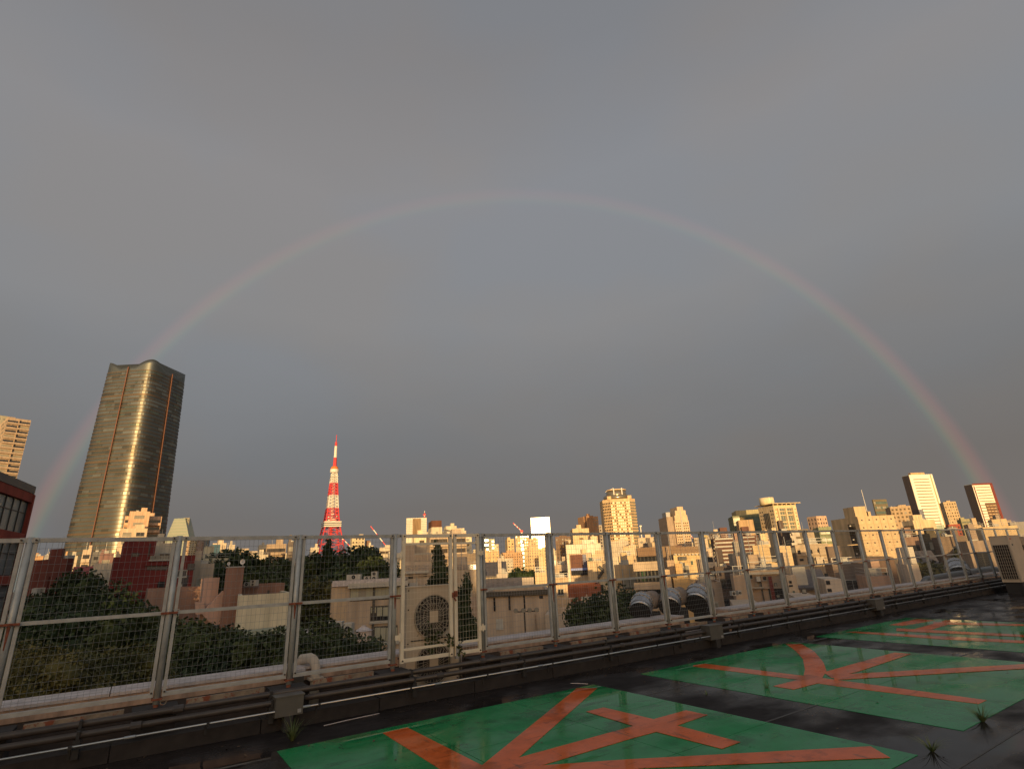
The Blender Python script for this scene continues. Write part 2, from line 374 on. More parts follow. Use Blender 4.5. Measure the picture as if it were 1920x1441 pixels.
def wet(name, c, dry_rough, lo, hi, var=.15, scale=1.2, wear=None):
    m = bpy.data.materials.new(name); m.use_nodes = True; nt = m.node_tree; N = nt.nodes; L = nt.links; b = N['Principled BSDF']; b.inputs['Specular IOR Level'].default_value = .26
    tc = N.new('ShaderNodeTexCoord'); n1 = N.new('ShaderNodeTexNoise'); n1.inputs['Scale'].default_value = .55; n1.inputs['Detail'].default_value = 5; n1.inputs['Roughness'].default_value = .55
    mp = N.new('ShaderNodeMapping'); mp.inputs['Scale'].default_value = (1, 1.7, 1); L.new(tc.outputs['Object'], mp.inputs[0]); L.new(mp.outputs[0], n1.inputs[0])
    cr = N.new('ShaderNodeMapRange'); cr.inputs['From Min'].default_value = lo; cr.inputs['From Max'].default_value = hi; cr.inputs['To Min'].default_value = 0.03; cr.inputs['To Max'].default_value = dry_rough
    L.new(n1.outputs[0], cr.inputs[0]); L.new(cr.outputs[0], b.inputs['Roughness'])
    sp2 = N.new('ShaderNodeMapRange'); sp2.inputs['From Min'].default_value = lo; sp2.inputs['From Max'].default_value = hi; b.inputs['IOR'].default_value = 1.24; sp2.inputs['To Min'].default_value = .50; sp2.inputs['To Max'].default_value = .20; L.new(n1.outputs[0], sp2.inputs[0]); L.new(sp2.outputs[0], b.inputs['Specular IOR Level'])
    n2 = N.new('ShaderNodeTexNoise'); n2.inputs['Scale'].default_value = scale*4; n2.inputs['Detail'].default_value = 8; n2.inputs['Roughness'].default_value = .7; L.new(tc.outputs['Object'], n2.inputs[0])
    mr = N.new('ShaderNodeMapRange'); mr.inputs['From Min'].default_value = .3; mr.inputs['From Max'].default_value = .7; mr.inputs['To Min'].default_value = 1-var; mr.inputs['To Max'].default_value = 1+var; L.new(n2.outputs[0], mr.inputs[0])
    vm = N.new('ShaderNodeVectorMath'); vm.operation = 'SCALE'; vm.inputs[0].default_value = c; L.new(mr.outputs[0], vm.inputs['Scale']); src = vm.outputs[0]
    if wear:
        n3 = N.new('ShaderNodeTexNoise'); n3.inputs['Scale'].default_value = 2.2; n3.inputs['Detail'].default_value = 12; n3.inputs['Roughness'].default_value = .78; n3.inputs['Distortion'].default_value = .4
        mp3 = N.new('ShaderNodeMapping'); mp3.inputs['Scale'].default_value = (2.2, .7, 1); mp3.inputs['Rotation'].default_value = (0, 0, .5); L.new(tc.outputs['Object'], mp3.inputs[0]); L.new(mp3.outputs[0], n3.inputs[0])
        c3 = N.new('ShaderNodeMapRange'); c3.inputs['From Min'].default_value = .57; c3.inputs['From Max'].default_value = .66; c3.inputs['To Max'].default_value = .8; L.new(n3.outputs[0], c3.inputs[0])
        mx = N.new('ShaderNodeMix'); mx.data_type = 'RGBA'; L.new(c3.outputs[0], mx.inputs[0]); L.new(src, mx.inputs[6]); mx.inputs[7].default_value = (*wear, 1); src = mx.outputs[2]
    for rot_, sc1, lo_, dk in ((.35, (3, 60, 1), .62, .30), (-.9, (2, 45, 1), .64, .35), (0, (1.1, 1.3, 1), .54, .66), (.2, (.7, 7, 1), .60, .55)):
        ms = N.new('ShaderNodeMapping'); ms.inputs['Rotation'].default_value = (0, 0, rot_); ms.inputs['Scale'].default_value = sc1; L.new(tc.outputs['Object'], ms.inputs[0])
        ns = N.new('ShaderNodeTexNoise'); ns.inputs['Scale'].default_value = 1.0; ns.inputs['Detail'].default_value = 6; ns.inputs['Roughness'].default_value = .65; L.new(ms.outputs[0], ns.inputs[0])
        rs2 = N.new('ShaderNodeMapRange'); rs2.inputs['From Min'].default_value = lo_; rs2.inputs['From Max'].default_value = lo_+.07; rs2.inputs['To Min'].default_value = 1; rs2.inputs['To Max'].default_value = dk; L.new(ns.outputs[0], rs2.inputs[0])
        v2 = N.new('ShaderNodeVectorMath'); v2.operation = 'SCALE'; L.new(src, v2.inputs[0]); L.new(rs2.outputs[0], v2.inputs['Scale']); src = v2.outputs[0]
    L.new(src, b.inputs['Base Color'])
    bp = N.new('ShaderNodeBump'); bp.inputs['Distance'].default_value = .004; L.new(n2.outputs[0], bp.inputs['Height'])
    bs = N.new('ShaderNodeMapRange'); bs.inputs['From Min'].default_value = lo; bs.inputs['From Max'].default_value = hi; bs.inputs['To Min'].default_value = 0.03; bs.inputs['To Max'].default_value = .8; L.new(n1.outputs[0], bs.inputs[0]); L.new(bs.outputs[0], bp.inputs['Strength'])
    L.new(bp.outputs[0], b.inputs['Normal'])
    return m
floor_m = wet('wet_roof_membrane', (.024, .020, .019), .62, .38, .60, var=.35)
green_m = wet('green_floor_paint', (.016, .225, .072), .36, .42, .64, var=.16, wear=(.018, .055, .035))
orange_m = wet('orange_floor_paint', (.64, .125, .030), .36, .40, .66, var=.18, wear=(.10, .06, .035))
T0, T1, N0, N1 = -15., 34.5, -12., D+1.12
deck = MB().box(0, T1-T0, N0, N1-.5, -.3, 0).build('roof_floor', floor_m, kind='structure'); deck.location = F(T0, 0, FLOOR); deck.rotation_euler = (0, 0, TH)
# joints of the roofing sheets
for k in range(11):
    y = N0+1.6+k*1.83
    if y > D-.6: break
    MB().box(0.1, T1-T0-.1, y-.012, y+.012, 0, .003).build('membrane_seam', frame_k, deck)
bodyo = MB().box(0, T1-T0, N0, N1-.02, -(ZC+FLOOR), -.301).build('building_below', wallm(BEIGE), kind='structure'); bodyo.location = F(T0, 0, FLOOR); bodyo.rotation_euler = (0, 0, TH)

# floor markings: three green fields with orange strokes
def crop1(x, y): return 500+x/2.595, 1240+y/2.595
def crop2(x, y): return 1180+x/2.595, 1120+y/2.595
fields = [('large green painted field nearest the camera with orange strokes', 1.52, 6.10, 2.75, 7.14, [
            [crop1(565, 348), crop1(685, 322), crop1(1045, 505), crop1(1130, 560), crop1(900, 560)],
            [crop1(1510, 130), crop1(1608, 130), crop1(1225, 470), crop1(1190, 585), crop1(960, 575), crop1(1050, 505)],
            [crop1(1225, 470), crop1(1785, 315), crop2(130, 590), crop2(275, 550), crop2(380, 572), crop2(230, 625), crop2(130, 655), crop2(0, 690), crop1(1345, 505), crop1(1190, 560)],
            [crop1(1555, 245), crop1(1640, 225), crop1(1895, 285), crop2(235, 625), crop2(540, 705), crop2(450, 738), crop2(130, 655), crop1(1785, 315)],
            [crop1(1190, 530), crop1(1345, 508), crop2(0, 790), crop2(1175, 727), crop2(1270, 782), crop2(60, 833), crop1(1500, 575), crop1(1190, 590)]]),
          ('second green painted field with a figure of six orange strokes', 7.16, 11.68, 2.75, 7.18, [
            [crop2(310, 330), crop2(370, 322), crop2(840, 380), crop2(1000, 400), crop2(1740, 500), crop2(1700, 518), crop2(1000, 430), crop2(900, 415), crop2(840, 402), crop2(310, 335)],
            [crop2(760, 225), crop2(835, 225), crop2(900, 262), crop2(945, 315), crop2(960, 358), crop2(940, 390), crop2(900, 415), crop2(845, 402), crop2(855, 350), crop2(845, 300), crop2(810, 260)],
            [crop2(845, 395), crop2(985, 400), crop2(800, 448), crop2(700, 432)],
            [crop2(945, 365), crop2(1290, 268), crop2(1370, 275), crop2(1110, 362), crop2(985, 392)],
            [crop2(985, 378), crop2(1920, 325), crop2(2060, 318), crop2(2060, 343), crop2(1920, 347), crop2(1000, 402)]]),
          ('farthest green painted field near the air conditioner with orange strokes', 12.69, 17.2, 2.75, 7.22, [
            [crop2(1265, 133), crop2(1400, 104), crop2(1485, 110), crop2(1330, 137)],
            [crop2(1055, 168), crop2(1100, 165), crop2(1520, 188), crop2(1920, 210), crop2(1920, 222), crop2(1520, 203)],
            [crop2(1365, 160), crop2(1540, 110), crop2(1610, 113), crop2(1440, 165)],
            [crop2(1480, 118), crop2(1920, 130), crop2(1920, 138), crop2(1480, 130)],
            [crop2(1300, 150), crop2(1920, 182), crop2(1920, 192), crop2(1300, 163)]])]
for lab, ta, tb, na, nb_, strokes in fields:
    root = rthing('floor_marking', lab, 'floor marking', ta, na, FLOOR, 'green painted fields on the roof floor')
    g = 0
    for i in range(3):       # laid in three sheets, hairline joints between
        for j in range(3):
            a0 = (tb-ta)*i/3; a1 = (tb-ta)*(i+1)/3-.008; b0 = (nb_-na)*j/3; b1 = (nb_-na)*(j+1)/3-.008
            MB().box(a0, a1, b0, b1, -.002, .004).build('paint_sheet', green_m, root)
    for q, poly in enumerate(strokes):
        pts = []
        for x, y in poly:
            t, n = onz(x, y, FLOOR); pts.append((min(max(t-ta, -.0), tb-ta+.0), min(max(n-na, .0), nb_-na)))
        MB().prism(pts, .0045+q*.0007, .0075+q*.0007).build('stroke', orange_m, root)

# ------------------------------------------------------------------ fence
HT, HB = 0.571, -1.2286
S0, S = -1.1109, 1.49343; G0, G1, O2 = 3.3493, 4.8781, 6.396
rail_p = mat('fence_paint_grey', (.37, .365, .34), .5, .0, var=.18, scale=9, rust=.10, rustscale=2.4)
post_p = mat('fence_post_grey', (.37, .385, .375), .35, .15, var=.2, scale=7, rust=.06, rustscale=2)
gate_p = mat('gate_paint_cream', (.74, .64, .48), .45, var=.10, scale=6, rust=.04)
wire_p = mat('galvanised_wire', (.27, .265, .25), .45, .3, var=.1)
rust_m = mat('rusty_iron', (.20, .06, .03), .85, var=.5, scale=14, bump=.3)
rustbar_m = mat('rusty_painted_bar', (.22, .17, .12), .8, var=.35, scale=9, rust=.27, rustscale=7)
bolt_m = mat('bolt_dark', (.05, .03, .02), .7)
foot_m = mat('footing_dark', (.026, .021, .019), .9, var=.4, scale=5)
root = rthing('fence', 'pale grey wire mesh fence on round posts along the roof edge', 'fence', S0-S*2, D, FLOOR)
TB = S0-S*2; zt = HT-FLOOR; zb = HB-FLOOR; zm = (HT+HB)/2-.015-FLOOR
posts = [S0+i*S for i in (-2, -1, 0, 1, 2)] + [G0-.01, G1+.012] + [O2+i*S for i in range(0, 19)]
pm = MB(); pm.tube((0, 0, -.12+zb), (0, 0, zt+.012), .036, n=12); post_me = pm.mesh('post', post_p, True)
fm_ = MB(); fm_.tube((0, 0, .38), (0, 0, zb-.05), .028, n=8).box(-.055, .055, -.045, .05, zb-.075, zb-.055); foot_me = fm_.mesh('post_stub', rust_m)
cl = MB(); cl.box(-.09, .09, -.058, -.044, zm-.013, zm+.013).tube((-.085, -.05, zm), (.085, -.05, zm), .011, n=6); clamp_me = cl.mesh('clamp', rust_m)
bo = MB().tube((0, -.03, 0), (0, -.05, 0), .011, n=6); bolt_me = bo.mesh('bolt', bolt_m)
cap_me = MB().box(-.084, .084, -.034, .022, zt-.048, zt+.004).mesh('top_bracket', rail_p)
ft = MB(); ft.box(-.21, .21, -.20, .22, 0, .36); ft.box(-.23, .23, -.22, .24, .36, .40); footing_me = ft.mesh('footing', foot_m)
for t in posts:
    if t > T1-.3: continue
    po = link('post', post_me, root, (t-TB, 0, 0)); po.rotation_euler = (rnd.uniform(-.004, .004), rnd.uniform(-.003, .003), rnd.uniform(0, 6))
    if rnd.random() < .6:
        L_ = rnd.uniform(.08, .3); q = MB(); q.v = [(-.018, -.040, zm-.02), (.016, -.040, zm-.02), (.004, -.040, zm-L_), (-.006, -.040, zm-L_), (-.018, -.030, zm-.02), (.016, -.030, zm-.02), (.004, -.030, zm-L_), (-.006, -.030, zm-L_)]; q.f = [(0, 3, 2, 1), (4, 5, 6, 7), (0, 1, 5, 4), (1, 2, 6, 5), (2, 3, 7, 6), (3, 0, 4, 7)]; q.m = [0]*6; link('rust_streak', q.mesh('rust_streak', rust_m), root, (t-TB, 0, 0))
    link('post_stub', foot_me, root, (t-TB, 0, 0))
    link('clamp', clamp_me, root, (t-TB, 0, 0)); link('top_bracket', cap_me, root, (t-TB, 0, 0)); link('footing', footing_me, root, (t-TB, 0, 0))
    for dx in (-.066, .066):
        link('bolt', bolt_me, root, (t-TB+dx, -.006, zt-.022)); link('bolt', bolt_me, root, (t-TB+dx, 0, zb+.01))
def wires(L, z0, z1, dx=.0553, dz=.0905, r=.0017):
    m = MB(); n = round(L/dx)
    for i in range(1, n): m.tube((L*i/n, 0, z0), (L*i/n, 0, z1), r, n=3, cap=False)
    k = round((z1-z0)/dz)
    for i in range(1, k): m.tube((0, -.004, z0+(z1-z0)*i/k), (L, -.004, z0+(z1-z0)*i/k), r, n=3, cap=False)
    return m
def frame(L, mid=True):
    return MB().box(0, .036, -.02, .02, zb-.02, zt-.05)
def rails(L):
    out = []
    for a, b in ((zt-.048, zt), (zm-.02, zm+.02), (zb-.04, zb+.005)):
        out.append(MB().box(.001, L-.001, -.0225, .0205, a, b))
    return out
PL = S-.092
fr_me = frame(PL).mesh('side_stile', rail_p); rail_me = [x.mesh(nm, rail_p) for x, nm in zip(rails(PL), ('top_rail', 'middle_rail', 'bottom_rail'))]; wire_me = wires(PL, zb, zt-.03).mesh('wire_mesh', wire_p)
ps = sorted(posts)
for a, b in zip(ps[:-1], ps[1:]):
    if abs(a-(G0-.01)) < .02 or b > T1-.3: continue
    x = a+.046-TB; k = (b-a-.092)/PL
    for nm, me in (('side_stile', fr_me), ('top_rail', rail_me[0]), ('middle_rail', rail_me[1]), ('bottom_rail', rail_me[2]), ('wire_mesh', wire_me)):
        o = link(nm, me, root, (x, 0, 0)); o.scale = (k if nm != 'side_stile' else 1, 1, 1)
        if nm == 'side_stile': link(nm, me, root, (b-.046-.036-TB, 0, 0))
        if nm == 'wire_mesh': o['kind'] = 'stuff'; o.rotation_euler = (rnd.uniform(-.008, .008), 0, rnd.uniform(-.006, .006)); o.location.z = rnd.uniform(-.02, .004)
    bl = (b-a)-.62; bm = MB(); bm.box(0, bl, -.03, -.024, -.028, .028); bm.box(0, bl, -.024, .03, .022, .028)
    o = bm.build('brace_bar', rustbar_m, root); o.location = (a+.31-TB, -.03+rnd.uniform(-.02, .02), .415+rnd.uniform(-.01, .012)); o.rotation_euler = (0, rnd.uniform(-.008, .008), 0)
# gate, two unequal leaves
gr = rthing('fence_gate', 'cream double gate with a wide and a narrow mesh leaf', 'gate', G0, D-.06, FLOOR)
def leaf(name, t0, t1, lab):
    L = t1-t0; lo = zb-.06
    lf = MB(); lf.box(0, .05, -.022, .022, lo, zt); lf.box(L-.05, L, -.022, .022, lo, zt); lf.box(.05, L-.05, -.021, .021, zt-.055, zt-.002); lf.box(.05, L-.05, -.021, .021, lo+.01, lo+.06)
    lf.box(.05, L-.05, -.015, .018, zt-.17, zt-.135); lf.box(.05, L-.05, -.015, .018, lo+.165, lo+.2)
    o = lf.build(name, gate_p, gr, label=lab); o.location = (t0-G0, 0, 0)
    wo = wires(L-.1, lo+.06, zt-.055, r=.0016).build('wire_mesh', gate_p, o, kind='stuff'); wo.location = (.05, 0, 0)
    for z in (zt-.03, lo+.035):
        for x in (.03, L-.03): link('bolt', bolt_me, o, (x, .006, z))
    return o
leaf('gate_leaf', G0+.075, G0+.955, 'wide cream leaf of the gate'); leaf('gate_leaf', G0+.99, G0+1.475, 'narrow cream leaf of the gate')
MB().box(.94, .965, -.05, -.03, lo_ := 1.35, 1.43).box(.975, 1.03, -.055, -.03, 1.36, 1.45).tube((.965, -.05, 1.35), (1.0, -.05, 1.30), .012).tube((.96, -.05, 1.40), (1.02, -.05, 1.41), .009).build('latch', rust_m, gr)
hb_ = MB().box(-.02, .10, -.035, -.022, -.035, .035).tube((.05, -.04, -.05), (.05, -.04, .06), .014, n=8).mesh('hinge', gate_p)
for z in (zb+.30, zt-.32):
    link('hinge', hb_, gr, (.0, 0, z)); o = link('hinge', hb_, gr, (G1-G0-.08, 0, z))
MB().box(1.0, 1.05, -.035, .02, zb-.10, zb+.06).build('drop_bolt', steel, gr)

# parapet beyond the fence, with coping stones
par_m = mat('parapet_concrete', (.42, .28, .20), .9, var=.45, scale=5, bump=.4, streak=.3)
par_shade_m = mat('parapet_shade_dark', (.075, .055, .045), .8, var=.35, scale=3, streak=.3)  # lower parapet face coloured dark to stand for the gutter shade
cop_m = mat('coping_stone', (.50, .44, .42), .85, var=.25, scale=6, bump=.4)
pt0, pt1 = T0, T1-1
root = rthing('parapet', 'weathered stained concrete parapet with pale coping along the roof edge', 'parapet', pt0, D+.57, FLOOR)
def par(a, b, z, h0=0.0):
    MB().box(a-pt0, b-pt0, 0, .5, z-.17, z-.03).build('parapet_top', par_m, root)
    MB().box(a-pt0, b-pt0, .012, .5, h0, z-.171).build('parapet_shaded_face', par_shade_m, root)
    n = max(1, round((b-a)/2.05)); L = (b-a)/n
    me = MB().box(.006, L-.006, -.02, .54, 0, .035).mesh('coping', cop_m)
    for k in range(n): link('coping', me, root, (a-pt0+L*k, 0, z-.03+rnd.uniform(0, .004)))
zp = -1.245-FLOOR
par(pt0, 10.55, zp); par(10.56, 12.25, zp-.32); par(12.26, pt1, zp)

# pipes along the foot of the fence
pipe_m = mat('dark_pipe', (.05, .041, .036), .42, .1, var=.3, scale=6); cond_m = mat('galvanised_conduit', (.42, .42, .41), .28, .9, var=.12, scale=5)
blk_m = mat('rubber_block', (.03, .028, .027), .85)
def pipe(name, lab, n, z, r, m, sup=1.9, coupl=3.3):
    t0, t1 = -4.5, 29.5
    root = rthing(name, lab, 'pipe', t0, n, FLOOR, 'pipes along the foot of the fence'); zz = z-FLOOR
    MB().tube((0, 0, zz), (t1-t0, 0, zz), r, n=12).build('pipe_run', m, root, True)
    cm = MB().tube((-.05, 0, 0), (.05, 0, 0), r*1.28, n=10).mesh('coupling', m); x = 1.0
    while x < t1-t0: link('coupling', cm, root, (x, 0, zz)); x += coupl
    bm = MB()
    if r > .02: bm.box(-.03, .03, -.03, .03, .10, zz-r-.002)
    else: bm.box(-.012, .012, .0, .16, zz-.03, zz-.018).box(-.012, .012, .12, .135, .10, zz-.02)
    bm.box(-.014, .014, -r*1.2, r*1.2, zz-r-.004, zz+r*1.15); bme = bm.mesh('support', blk_m); x = .4
    while x < t1-t0: link('support', bme, root, (x, 0, 0)); x += sup
pipe('pipe', 'upper dark pipe next to the fence footings', D-.30, -1.385, .036, pipe_m, 1.9, 4.1)
pipe('pipe', 'lower dark pipe between the upper pipe and the bright conduit', D-.42, -1.465, .034, pipe_m, 1.9, 3.7)
pipe('conduit', 'thin bright galvanised conduit in front of the dark pipes', D-.53, -1.545, .0135, cond_m, 1.25, 1.83)
root = rthing('kerb', 'dark concrete kerb under the pipes along the foot of the fence', 'kerb', -6, D-.40, FLOOR); kme = MB().box(.006, 1.494, 0, .30, 0, .155).mesh('kerb_block', foot_m)
for k in range(26): link('kerb_block', kme, root, (1.5*k, rnd.uniform(-.006, .006), rnd.uniform(-.004, .004)))
def boxes(t, w_, z0, z1, n, lab, c):
    root = rthing('junction_box', lab, 'junction box', t, n, FLOOR)
    a, b = z0-FLOOR, z1-FLOOR
    MB().box(0, w_, -.1, .12, a, b).build('casing', c, root); MB().box(-.012, w_+.012, -.112, .13, b, b+.014).build('lid', c, root)
    MB().box(w_*.35, w_*.65, -.102, .1, 0, a).build('stand', blk_m, root); MB().box(w_*.8, w_*.93, -.108, -.1, a+.02, a+.06).build('latch', steel, root)
box_m = mat('box_grey_metal', (.115, .105, .09), .45, .2, var=.15, scale=5)
boxes(1.62, .33, -1.61, -1.40, D-.45, 'grey metal junction box on the pipes left of the gate', box_m)
boxes(9.98, .42, -1.62, -1.36, D-.45, 'square grey junction box on the pipes below the shiny ducts', box_m)
boxes(17.2, .5, -1.62, -1.36, D-.45, 'small dark junction box on the pipes at the right', box_m)

# ------------------------------------------------------------------ air conditioners, ducts and bits beyond the fence
ac_m = mat('ac_casing_beige', (.54, .43, .31), .5, var=.10, scale=2); dark_m = mat('fan_shadow', (.02, .018, .017), .8)
grille_m = mat('fan_grille', (.34, .28, .21), .5)
root = rthing('air_conditioner', 'beige outdoor unit with two round fans behind the gate', 'air conditioner', 3.66, D+.28, FLOOR)
AW, AH = .93, 1.53
MB().box(0, AW, .0, .27, .07, AH).build('casing', ac_m, root); MB().box(.05, .12, .0, .27, 0, .07).box(AW-.12, AW-.05, 0, .27, 0, .07).build('feet', steel, root)
MB().box(-.012, AW+.012, -.012, .28, AH, AH+.018).build('lid', ac_m, root)
def fan(root, cx, cz, rad, y=0.):
    m = MB(); m.tube((cx, y-.002, cz), (cx, y-.008, cz), rad, n=36); m.build('fan_opening', dark_m, root)
    g = MB()
    for k in range(30):
        a = 2*math.pi*k/30; ca, sa = math.cos(a), math.sin(a); b_ = a+.35
        g.tube((cx+ca*.09, y-.03, cz+sa*.09), (cx+math.cos(b_)*rad, y-.02, cz+math.sin(b_)*rad), .0042, n=4, cap=False)
    for rr in (.18, .27, .36, rad/.1*.1):
        if rr > rad+.001: continue
        for k in range(32):
            a = 2*math.pi*k/32; b_ = 2*math.pi*(k+1)/32
            g.tube((cx+math.cos(a)*rr, y-.026, cz+math.sin(a)*rr), (cx+math.cos(b_)*rr, y-.026, cz+math.sin(b_)*rr), .004 if rr < rad else .012, n=4, cap=False)
    g.build('fan_grille', grille_m, root)
    MB().box(cx-.075, cx+.075, y-.045, y-.028, cz-.085, cz+.085).build('fan_hub', ac_m, root)
    b = MB()
    for k in range(4):
        a = math.pi/2*k+.3; b.quad((cx+.04*math.cos(a), y-.012, cz+.04*math.sin(a)), (cx+rad*.92*math.cos(a-.25), y-.012, cz+rad*.92*math.sin(a-.25)), (cx+rad*.92*math.cos(a+.3), y-.02, cz+rad*.92*math.sin(a+.3)), (cx+.05*math.cos(a+.6), y-.02, cz+.05*math.sin(a+.6)))
    b.build('fan_blades', frame_k, root)
fan(root, AW*.5, 1.07, .33); fan(root, AW*.5, .38, .30)
MB().box(.08, AW-.08, -.012, -.002, .73, .745).build('casing_seam', frame_k, root)
for x in (.03, AW-.03):
    for z in (.12, .7, 1.2, 1.49): link('screw', bolt_me, root, (x, .035, z))
MB().box(.66, .86, -.006, 0, .735+.02, .735+.09).build('type_plate', unit_m, root)
MB().sweep([(AW+.05, .1, .05), (AW+.05, .1, .5), (AW+.02, .1, .62), (AW-.01, .1, .62)], .022, .022, n=8).sweep([(AW+.11, .12, .05), (AW+.11, .12, .42), (AW+.03, .12, .52), (AW-.01, .12, .52)], .016, .016, n=8).build('refrigerant_pipe', cop_m, root, True)

# large unit at the far right, standing on the roof floor
nA = 7.55; tA, zA = onf(1880, 1091, nA); v_ = ray(1917, 1091); nB = float(tA/(v_@DV)*(v_@NV)); v_ = ray(1857, 1006); zT = float(v_[2]*nA/(v_@NV))
def bigac(t, n0, n1, zb_, zt_, ln, lab):
    root = rthing('air_conditioner', lab, 'air conditioner', t, n0, FLOOR); W = n1-n0; b0, b1 = zb_-FLOOR, zt_-FLOOR
    MB().box(0, ln, 0, W, b0, b1).build('casing', ac_m, root); MB().box(-.01, ln+.01, -.01, W+.01, b1, b1+.02).build('lid', ac_m, root)
    MB().box(.04, ln-.04, .04, W-.04, 0, b0-.002).build('base', blk_m, root)
    for x, y in ((.02, .01), (ln-.13, .04), (.05, W-.12), (ln-.13, W-.12)): MB().box(x, x+.08, y, y+.08, 0, b0).build('leg', blk_m, root)
    c0, c1 = b0+(b1-b0)*.07, b1-(b1-b0)*.19
    MB().box(-.008, 0, W*.10, W*.90, c0, c1).build('coil', dark_m, root); g = MB()
    for k in range(8): y = W*(.10+.80*k/7); g.box(-.03, -.009, y-.006, y+.006, c0, c1)
    for k in range(11): z = c0+(c1-c0)*k/10; g.box(-.04, -.031, W*.10, W*.90, z-.006, z+.006)
    g.build('grille', grille_m, root); MB().box(-.015, .02, -.014, .03, b0+.01, b1).build('corner_post', ac_m, root)
    MB().box(.12, .30, -.004, 0, b1-.12, b1-.08).build('warning_label', mat('red_label', (.5, .06, .04), .6), root); MB().box(.20, .32, -.004, 0, b1-.34, b1-.28).build('name_plate', frame_k, root)
bigac(tA, nB, nA, zA, zT, 1.3, 'big beige outdoor unit with dark grid grille at the far right')
bigac(tA+1.45, nB-.1, nA-.2, zA, zT-.06, 1.3, 'second beige outdoor unit behind the big one, cut by the right picture edge')

foil = mat('foil_duct', (.48, .47, .47), .2, 1.0, var=.3, scale=14, bump=.9); lag_m = mat('duct_lagging', (.30, .22, .165), .7, .2, var=.3, scale=8, bump=.4)
def elbow(t, n, z, r, ang, lab, s=1.0):
    root = rthing('ventilation_duct', lab, 'duct', t, n, FLOOR, 'shiny duct elbows on the parapet')
    pts = []
    for k in range(9):
        a = k/8*math.pi*.21
        pts.append((-r*2.6*math.sin(a), -.45*math.sin(a), z-FLOOR - r*2.9*(1-math.cos(a))))
    MB().sweep(pts, r, r, n=14).build('hood', foil, root, True)
    e = Vector(pts[-1]); d_ = (Vector(pts[-1])-Vector(pts[-2])).normalized()
    MB().tube(e+d_*.003, e+d_*.012, r*.95, n=14).build('duct_mouth', dark_m, root)
    for k in (1, 4, 7):
        p = Vector(pts[k]); q = (Vector(pts[min(k+1, 8)])-Vector(pts[k-1])).normalized()
        MB().tube(p-q*.015, p+q*.015, r*1.05, n=14).build('seam_ring', foil, root)
    MB().tube((0, 0, z-FLOOR), (.55, .18, z-FLOOR+.02), r*.86, n=14).build('lagging', lag_m, root, True)
    MB().box(.1, .45, -.1, .3, .2, z-FLOOR-r*.9).build('duct_support', blk_m, root)
elbow(10.1, D+1.35, -.95, .25, 0, 'leftmost of the three shiny duct elbows beyond the fence')
elbow(11.1, D+1.35, -.93, .26, 0, 'middle shiny duct elbow with bright foil glint beyond the fence')
elbow(12.25, D+1.45, -.92, .29, 0, 'rightmost and largest of the three shiny duct elbows')
elbow(29.6, D+1.5, -.95, .42, 0, 'lone shiny duct elbow near the far end of the fence')
root = rthing('pipe', 'thick grey insulated pipe running along the far end of the parapet', 'pipe', 24.5, D+.95, FLOOR)
MB().sweep([(0, 0, .50), (.3, 0, .60), (3, 0, .66), (7.2, 0, .70), (8.0, -.1, .62), (8.3, -.3, .2)], .10, .10, n=12).build('pipe_run', mat('pipe_lagging_grey', (.15, .16, .17), .3, .6, var=.15, scale=3), root, True)
MB().box(1, 1.15, -.12, .12, 0, .5).box(5, 5.15, -.12, .12, 0, .5).build('support', blk_m, root)
# goose-neck duct over the parapet, small louvred box, hook
root = rthing('duct_cover', 'rounded off-white duct cover bending over the parapet', 'duct cover', 2.33, D+.42, FLOOR)
MB().sweep([(0, 0, .02), (0, 0, .35), (0, 0, .54), (-.02, .08, .625), (-.05, .18, .64), (-.10, .42, .61), (-.12, .52, .50)], .075, .065, n=8, up=(1, 0, 0)).build('duct_run', mat('plastic_off_white', (.50, .42, .33), .5, var=.1), root, True)
for z in (.38, .16): MB().box(-.10, .10, -.085, .085, z, z+.03).build('joint_collar', mat('plastic_off_white', (.5, .42, .33)), root)
root = rthing('vent_box', 'small grey louvred box against the parapet', 'vent box', 1.98, D+.45, FLOOR)
MB().box(0, .20, 0, .1, .32, .50).build('casing', box_m, root); MB().box(-.01, .21, -.015, .11, .50, .53).build('lid', cop_m, root)
lv = MB().box(.01, .19, -.006, 0, 0, .008).mesh('louvre', frame_k)
for k in range(8): link('louvre', lv, root, (0, 0, .34+k*.018))
root = rthing('handrail', 'thin pale rail bar lying behind the footing beside the gate', 'rail', 2.5, D+.33, FLOOR)
MB().tube((0, 0, .34), (.85, 0, .36), .012, n=6).tube((0, 0, .30), (.85, 0, .32), .012, n=6).build('rail_bar', steel, root)
root = rthing('hook', 'small rusty ring hook hanging below the fence rail at left', 'hook', S0+S+.07, D-.05, HB-.1)
h = MB()
for k in range(10):
    a, b = 2*math.pi*k/10, 2*math.pi*(k+1)/10; h.tube((.03*math.cos(a), 0, .03*math.sin(a)), (.03*math.cos(b), 0, .03*math.sin(b)), .006, n=5)
h.build('ring', rustbar_m, root)

